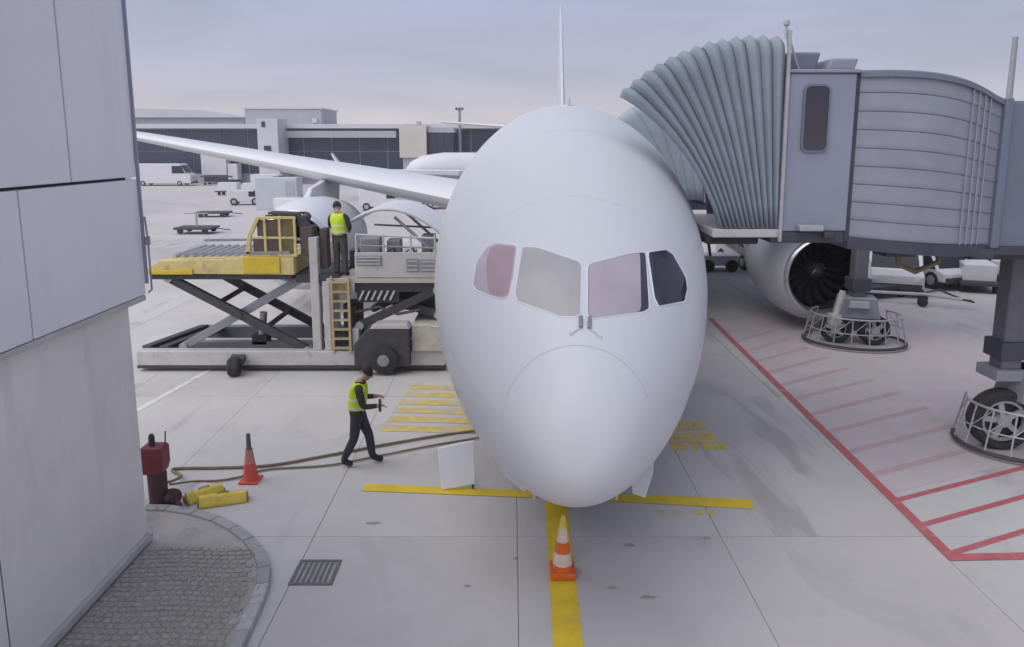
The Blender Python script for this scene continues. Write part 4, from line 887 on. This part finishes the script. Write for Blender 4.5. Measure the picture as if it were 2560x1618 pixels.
# two yellow chocks, rounded triangular bars
def chock(p, q, r, lab):
    p, q = Vector(p), Vector(q); d = (q - p).normalized(); s_ = d.cross(Vector((0, 0, 1))).normalized()
    rows = []
    for i in range(2):
        c = (p, q)[i]; rows.append([tuple(c + s_ * a_ + Vector((0, 0, b_))) for a_, b_ in ((-r, 0), (r, 0), (r * .95, r * .35), (r * .45, r * 1.25), (0, r * 1.4), (-r * .45, r * 1.25), (-r * .95, r * .35), (-r, 0))])
    t = thing('wheel_chock', tuple((p + q) / 2), lab, 'wheel chock', 'yellow wheel chocks')
    m = MB().grid(rows); m.f.append(tuple(range(7))); m.f.append(tuple(range(8, 15))); m.build('chock_bar', chock_y, t, bevel=.03)
    for i, c in enumerate((p, q)):
        dd = d * (.012 if i else -.012)
        MB().prism_z([tuple((c + dd - s_ * r * .9 - d * .01).xy), tuple((c + dd + s_ * r * .9 - d * .01).xy), tuple((c + dd + s_ * r * .9 + d * .01).xy), tuple((c + dd - s_ * r * .9 + d * .01).xy)], c.z + .005, c.z + r * .8).build('chock_end', M('chock_end_%s' % lab[:12], (.30, .22, .07), .7), t, bevel=.01)
    pts = [(p + q) / 2 + Vector((0, 0, r * 1.35)) + d * x for x in (-.10, -.08, 0, .08, .10)]; pts[0].z -= .03; pts[-1].z -= .03
    pts[1].z += .02; pts[2].z += .03; pts[3].z += .02
    MB().tube(pts, .010, 6).build('rope_handle', cable_m, t, smooth=True)
chock((-5.42, 11.22, .008), (-4.98, 11.62, .008), .125, 'yellow wheel chock nearest the dark coupling, angled away')
chock((-5.16, 11.13, .008), (-4.46, 11.36, .008), .125, 'yellow wheel chock in front, lying nearly crosswise')
# power cables from pedestal to the nose
def cable(pts, r, lab):
    P_ = [Vector(p) for p in pts]; out_ = []
    for i in range(len(P_) - 1):
        a_, b_, c_, d_ = P_[max(i - 1, 0)], P_[i], P_[i + 1], P_[min(i + 2, len(P_) - 1)]
        for k in range(8):
            t = k / 8; out_.append(.5 * ((2 * b_) + (c_ - a_) * t + (2 * a_ - 5 * b_ + 4 * c_ - d_) * t * t + (3 * b_ - a_ - 3 * c_ + d_) * t ** 3))
    out_.append(P_[-1]); tag(MB().tube(out_, r, 8).build('power_cable', cable_m, None, smooth=True), lab, 'cable', 'cables to the aircraft nose')
cable([(-5.74, 11.25, .35), (-5.9, 12.1, .06), (-6.2, 12.45, .035), (-5.4, 12.50, .035), (-4.5, 12.60, .035), (-3.6, 13.0, .035), (-2.6, 13.50, .035), (-1.6, 13.95, .035), (-.9, 14.2, .035), (-.2, 14.0, .25), (.25, 13.2, 1.1)], .025, 'dark thick cable running behind the cone to the aircraft nose')
cable([(-5.70, 11.3, .30), (-5.6, 11.95, .04), (-5.2, 12.0, .03), (-4.85, 12.15, .03), (-4.45, 12.45, .03), (-3.4, 12.62, .03), (-2.5, 13.05, .03), (-1.6, 13.5, .03), (-.8, 13.85, .03), (-.1, 13.7, .25), (.3, 13.1, 1.0)], .018, 'thinner cable curving around the cone base toward the nose')
# thin white board propped by the nose wheel
cab_w = M('board_white', (.80, .81, .84), .45, var=.03)
wb = thing('white_board', (-.95, 11.75, 0), 'thin white board propped upright on the apron left of the nose', 'board')
MB().hexa([(-1.22, 11.68, .006), (-.64, 11.72, .10), (-.64, 11.76, .10), (-1.22, 11.72, .006), (-1.285, 11.80, .72), (-.65, 11.84, .84), (-.65, 11.88, .84), (-1.285, 11.84, .72)]).build('board_panel', cab_w, wb, bevel=.012)
MB().beam((-.95, 11.83, .62), (-.95, 12.15, .01), .05, .03).build('prop_leg', steel, wb)
MB().beam((-.68, 11.75, .005), (-.68, 11.75, .12), .04, .03).build('foot', dark, wb)

# ================================================================== BACKGROUND
tm = thing('terminal_building', (-45, 116, 0), 'long low far terminal with dark glass front and pale roof', 'building')
MB().box(-120, 12, 113, 150, -.035, 8.3).build('wall', far_grey, tm)
MB().box(-121, 13, 111.5, 151, 8.3, 8.95).build('roof', far_white, tm)
for k in range(30):
    x = -118 + k * 4.3
    if x > 8: break
    MB().box(x, x + 4.1, 112.8, 113.0, 4.9, 8.1).build('window', far_glass, tm); MB().box(x, x + 4.1, 112.8, 113.0, 1.5, 4.75).build('window', far_glass, tm)
MB().box(-36, -17.5, 110.5, 112.7, 6.9, 7.9).build('canopy', far_grey, tm)
rb = thing('rooftop_block', (-35, 118, 8.95), 'pale grey block standing on the far terminal roof, upper half of a T', 'building')
MB().box(-41.3, -29.5, 114, 124, 8.96, 11.3).build('wall', far_grey, rb); MB().box(-41.5, -29.3, 113.8, 124.2, 11.3, 11.5).build('roof', far_white, rb); MB().box(-30.9, -30.1, 113.7, 114, 9.2, 9.9).build('vent', far_white, rb)
pt = thing('terminal_pier', (-36, 109, 0), 'pale stair tower in front of the dark terminal glass below the roof block', 'building')
MB().box(-37.3, -34.3, 107.5, 112.4, -.035, 9.6).build('wall', far_white, pt); MB().box(-36.4, -35.4, 107.4, 107.5, 4.6, 5.7).build('window', far_glass, pt); MB().box(-36.6, -36.1, 107.4, 107.5, 8.4, 9.2).build('window', far_glass, pt)
bb = thing('beige_annex', (-14, 108, 0), 'beige block annex on the far terminal beside a dark glazed bay', 'building')
MB().box(-16.3, -12.4, 106, 111, 4.0, 8.6).build('wall', far_beige, bb); MB().box(-15.9, -12.8, 106.5, 111, -.035, 4.0).build('base', far_grey, bb); MB().box(-13.9, -13.3, 107, 108, 8.6, 9.2).build('vent', far_grey, bb)
gb = thing('glazed_bay', (-10, 108, 0), 'dark glazed bay between the beige annex and the lamp pole', 'building')
MB().box(-12.2, -8.6, 107, 111.4, -.035, 7.6).build('wall', dark, gb); MB().box(-12.3, -8.4, 106.8, 111.4, 7.6, 8.3).build('roof', far_grey, gb)
for k in range(3): MB().box(-11.9 + k * 1.05, -11.0 + k * 1.05, 106.9, 107, 1, 7.2).build('window', far_glass, gb)
# low roofs behind
lb = thing('hangar', (-70, 180, 0), 'long low pale hangar roof on the skyline behind the terminal', 'building')
MB().box(-130, -62, 170, 200, -.035, 12).build('wall', far_grey, lb); MB().prism([(-131, 12), (-61, 12), (-70, 13.6), (-96, 14.3), (-125, 13)], 169, 201).build('roof', far_white, lb)
def pole(name, x, y, h, r, lab, head=True):
    t = thing(name, (x, y, 0), lab, 'pole')
    MB().lathe([(r * 1.6, -.03), (r * 1.4, .4), (r, 1), (r * .6, h)], (x, y, 0), n=12).build('shaft', grey_m, t, smooth=True)
    if head:
        m = MB()
        for k in range(3): m.box(x - .6 + k * .42, x - .28 + k * .42, y - .2, y + .2, h - .1, h + .25)
        m.build('lamp_head', dark, t)
pole('lamp_pole', -7.75, 109, 11.0, .32, 'thin grey lamp pole beside the glazed bay of the far terminal')
pole('lamp_pole', 30.9, 46, 12.4, .26, 'grey mast at the far right edge above the jet bridge', False)

# vehicles --------------------------------------------------------------
def van(loc, rz, L_, W_, H_, label, name='van', cat='van', group='white service vehicles', front=.16, cabfrac=.3):
    t = thing(name, loc, label, cat, group, rz)
    hl, hw = L_ / 2, W_ / 2; z0 = .35
    prof = [(-hl, z0), (hl, z0), (hl, H_ * .48), (hl - L_ * front * .45, H_ * .55), (hl - L_ * front, H_ * .95), (hl - L_ * front * 1.2, H_), (-hl + .08, H_), (-hl, H_ - .1)]
    MB().prism(prof, -hw, hw).build('body', white_v, t, bevel=.06, local=True)
    a, b = (hl - L_ * front * .45, H_ * .55), (hl - L_ * front, H_ * .95)
    dx, dz = b[0] - a[0], b[1] - a[1]; ln = math.hypot(dx, dz); nx, nz = dz / ln * .012, -dx / ln * .012
    p = [(a[0] + dx * .08 + nx, a[1] + dz * .08 + nz), (a[0] + dx * .92 + nx, a[1] + dz * .92 + nz)]
    MB().add([(p[0][0], -hw * .86, p[0][1]), (p[0][0], hw * .86, p[0][1]), (p[1][0], hw * .8, p[1][1]), (p[1][0], -hw * .8, p[1][1])], [(0, 1, 2, 3)]).build('windscreen', glass_v, t, local=True)
    for sd in (-1, 1):
        yw = sd * (hw + .012); x1 = hl - L_ * front * .85; x0 = x1 - L_ * .17
        MB().add([(x0, yw, H_ * .56), (x1 + L_ * front * .3, yw, H_ * .56), (x1 - .02, yw, H_ * .90), (x0, yw, H_ * .90)], [(0, 1, 2, 3)]).build('door_window', glass_v, t, local=True)
        MB().box(hl - .01, hl + .03, sd * hw * .75 - .13, sd * hw * .75 + .13, H_ * .36, H_ * .44).build('headlight', lamp_w, t, local=True)
        for x in (-hl * .62, hl * .62):
            o = MB().lathe([(.2, -.1), (.33, -.12), (.37, -.05), (.37, .05), (.33, .12), (.2, .1)], (x, sd * (hw - .08), .37), (0, 1, 0), 20).build('wheel', rubber, t, smooth=True, local=True)
            MB().lathe([(.2, -.125), (.2, .125)], (x, sd * (hw - .08), .37), (0, 1, 0), 14).build('rim', steel, o, local=True)
    MB().box(hl - .02, hl + .05, -hw * .92, hw * .92, .3, .55).build('bumper', dark, t, local=True, bevel=.02)
    return t
bus = van((-50.6, 106, 0), 0, 8.5, 2.5, 3.15, 'large white van parked far left in front of the dark terminal glass', 'panel_van', 'van', None, .16)
def dolly(loc, rz, L_, W_, zt, label, load=None):
    t = thing('baggage_dolly', loc, label, 'dolly', 'baggage dollies', rz)
    MB().box(-L_ / 2, L_ / 2, -W_ / 2, W_ / 2, zt - .14, zt).build('bed', dark, t, local=True, bevel=.02)
    for x in (-L_ * .33, L_ * .33):
        for y in (-W_ / 2 + .1, W_ / 2 - .1): MB().lathe([(.05, -.06), (.19, -.07), (.19, .07), (.05, .06)], (x, y, .19), (0, 1, 0), 14).build('wheel', rubber, t, local=True)
    MB().tube([(L_ / 2, 0, zt - .1), (L_ / 2 + 1.0, 0, .2)], .04, 6).build('drawbar', dark, t, local=True)
    if load: MB().box(-L_ * .38, L_ * .38, -W_ * .42, W_ * .42, zt + .002, zt + load).build('load', white_v, t, local=True, bevel=.05)
    return t
dolly((-43.5, 107, 0), 0, 4.2, 1.8, 1.3, 'dark empty dolly just right of the large far white van')
d1 = dolly((-21.3, 48.6, 0), 0, 2.5, 1.6, .42, 'low dark dolly with upright frame alone on the far apron')
m = MB().beam((0, 0, .42), (0, 0, 1.3), .1); m.beam((-.8, 0, 1.3), (.8, 0, 1.3), .08); m.build('upright_frame', steel, d1, local=True)
dolly((-28.9, 80.5, 0), 0, 2.0, 1.5, .55, 'small far dolly carrying a white box under the wing', 1.15)
dolly((-15.2, 50, 0), 0, 1.6, 1.4, .42, 'small dark dolly behind the yellow loader cage')
bt = thing('box_truck', (-44, 118, 0), 'white box truck body seen under the wing tip against dark glass', 'truck')
MB().box(-47, -43.2, 110.2, 112.2, 1.3, 4.6).build('cargo_box', white_v, bt, bevel=.05); MB().box(-43.1, -41.6, 110.3, 112.1, .6, 3.0).build('cab', white_v, bt, bevel=.1); MB().box(-46.8, -42, 110.4, 112, .3, 1.25).build('chassis', dark, bt)
pc = thing('freight_container', (-21.5, 66, 0), 'pale grey freight container under the middle of the wing', 'container')
MB().box(-23.4, -19.6, 66, 68, -.03, 2.9).build('container_body', box_blue, pc, bevel=.04); MB().box(-20.6, -19.8, 65.96, 66, .2, 2.6).build('container_door', far_grey, pc)
# other aeroplane parked far behind
ap = thing('parked_airliner', (-4, 84, 0), 'distant white airliner with upturned winglet parked behind the left wing', 'airplane')
MB().lathe([(.1, 0), (.9, .6), (1.6, 2), (1.95, 4.5), (1.95, 22), (1.5, 28), (.3, 33)], (-12.5, 86, 3.0), (1, .25, 0), 28).build('fuselage', plane_w, ap, smooth=True)
o = MB().hexa([(-18.8, 80, 3.0), (-6, 82, 2.4), (-4, 86, 2.4), (-18.6, 82, 3.0), (-18.8, 80, 3.16), (-6, 82, 2.95), (-4, 86, 2.95), (-18.6, 82, 3.16)]).build('wing', plane_w, ap, bevel=.05)
MB().hexa([(-18.9, 80.2, 3.0), (-18.6, 80.2, 3.05), (-18.6, 81.8, 3.05), (-18.9, 81.8, 3.0), (-20.2, 81.4, 4.9), (-20.1, 81.4, 4.9), (-20.1, 82.2, 4.9), (-20.2, 82.2, 4.9)]).build('winglet', plane_w, o)
MB().lathe([(.9, 0), (1.05, .4), (1.05, 2), (.7, 3.2)], (-9.5, 79, 1.5), (0, 1, 0), 24).build('engine', plane_g, ap, smooth=True)
MB().prism([(13, 4.6), (19, 4.6), (20, 9.8), (17.6, 9.8)], 92, 92.3).build('tail_fin', plane_w, ap)
for x in (-10.6, -1): MB().tube([(x, 86.5, -.03), (x, 86.5, 1.5)], .3, 10).build('landing_gear', rubber, ap)
for k, (x, w_, c) in enumerate(((-12.0, 2.4, white_v), (-9.0, 2.2, dark), (-6.6, 2.6, white_v))):
    van((x, 66 + k, -.03), 0, w_ + 1.2, 1.8, 2.0, ('white far van left of the parked airliner fuselage', 'white far van in the middle below the distant airliner', 'white far van closest to the nose below the distant airliner')[k])

# right-hand vehicles under the bridge
van((15.6, 29.3, 0), R(-112), 3.6, 2.0, 1.85, 'white tow tractor with dark windscreen just right of the engine', 'tow_tractor', 'tractor', None, .30)
van((19.6, 33.4, 0), R(-95), 3.2, 1.7, 1.35, 'small white baggage tractor behind the tow bar', 'baggage_tractor', 'tractor', 'white service vehicles', .30)
van((23.2, 34.6, 0), R(-165), 4.2, 1.8, 1.55, 'low white vehicle behind the near bridge column', front=.22)
van((11.7, 35.2, 0), R(-80), 3.6, 1.9, 1.75, 'white service vehicle between the fuselage and the engine', front=.28)
bl = thing('belt_loader', (9.4, 33, 0), 'white inclined belt loader beside the fuselage behind the near bridge', 'belt loader')
MB().beam((8.2, 32.8, 2.5), (10.9, 33.2, .85), .8, .24).build('conveyor', white_v, bl, bevel=.03); MB().box(8.8, 10.6, 33.4, 34.6, .28, .75).build('chassis', plane_g, bl, bevel=.05)
MB().beam((9.3, 33.5, .7), (9.0, 33.1, 1.9), .1).build('lift_strut', dark, bl)
for x in (9.2, 10.3):
    MB().lathe([(.1, -.1), (.28, -.1), (.28, .1), (.1, .1)], (x, 33.38, .28), (0, 1, 0), 18).build('wheel', rubber, bl)
tb = thing('tow_bar', (15.5, 26, 0), 'spindly tow bar with small wheels lying on the apron right of the engine', 'tow bar')
MB().tube([(13.6, 27.1, .35), (15.3, 26.2, .42), (16.3, 25.6, .35)], .06, 8).build('bar', plane_g, tb)
MB().tube([(15.0, 26.6, .30), (15.9, 26.4, .55), (16.5, 25.9, .30)], .04, 6).build('side_strut', dark, tb)
for x, y in ((15.1, 26.0), (15.5, 26.7)): MB().lathe([(.05, -.06), (.17, -.07), (.17, .07), (.05, .06)], (x, y, .17), (1, .5, 0), 14).build('wheel', rubber, tb)
MB().tube([(16.3, 25.6, .35), (16.65, 25.7, .3), (16.6, 25.4, .3), (16.3, 25.6, .35)], .035, 6).build('tow_eye', dark, tb)
dolly((14.3, 28.0, 0), R(20), 2.4, 1.4, .5, 'dark low dolly in front of the white tow truck')
dolly((22.6, 35.2, 0), R(75), 2.6, 1.5, .5, 'dark low dolly beside the near bridge column, far off')

for x, y, rz, L_, W_, H_, lab in ((-30.5, 92, 0, 4.6, 1.9, 2.2, 'white far van in the gap between the stair tower and the wing'), (-26.5, 72, 12, 3.2, 1.6, 1.5, 'small white far tractor left of the pale grey container'),
                               (-17.2, 58, -20, 3.4, 1.7, 1.7, 'small white tractor between the pale grey container and the nacelle'), (-57, 118, 0, 6, 2.3, 2.8, 'white far van half hidden behind the large far van'),
                               (17.9, 30.6, -75, 3.4, 1.8, 1.5, 'white truck standing close right of the tow tractor'), (21.4, 32.6, -110, 3.4, 1.8, 1.4, 'white truck left of the near bridge column, facing the camera'),
                               (13.6, 33.5, -90, 3.4, 1.8, 1.7, 'white truck half hidden behind the right engine')):
    van((x, y, -.03 if y > 47 else 0), R(rz), L_, W_, H_, lab, front=.24)
dolly((-33.5, 86, -.03), 0, 3.0, 1.5, .5, 'far dolly with white load left of the stair tower foot', 1.0)
dolly((-24.8, 60, -.03), R(5), 2.6, 1.5, .42, 'empty dark dolly on the far apron left of the nacelle')
dolly((19.1, 29.4, 0), R(70), 2.4, 1.4, .45, 'dolly with white load in front of the white trucks right of the engine', .7)
dolly((21.6, 30.2, 0), R(15), 2.6, 1.5, .45, 'dolly with white load just left of the near bridge column', .6)
# thin air between here and the far terminal
hz = MB().box(-565, 565, -66, 706, -1.2, 20.5).build('haze', None)
hz.data.materials.clear()
hm = bpy.data.materials.new('haze_air'); hm.use_nodes = True; hm.node_tree.nodes.clear()
ho = hm.node_tree.nodes.new('ShaderNodeOutputMaterial'); hv = hm.node_tree.nodes.new('ShaderNodeVolumePrincipled')
hv.inputs['Color'].default_value = (.86, .87, .93, 1); hv.inputs['Density'].default_value = .0010; hv.inputs['Anisotropy'].default_value = .2
hm.node_tree.links.new(hv.outputs[0], ho.inputs['Volume']); hz.data.materials.append(hm); tag(hz, kind='stuff')
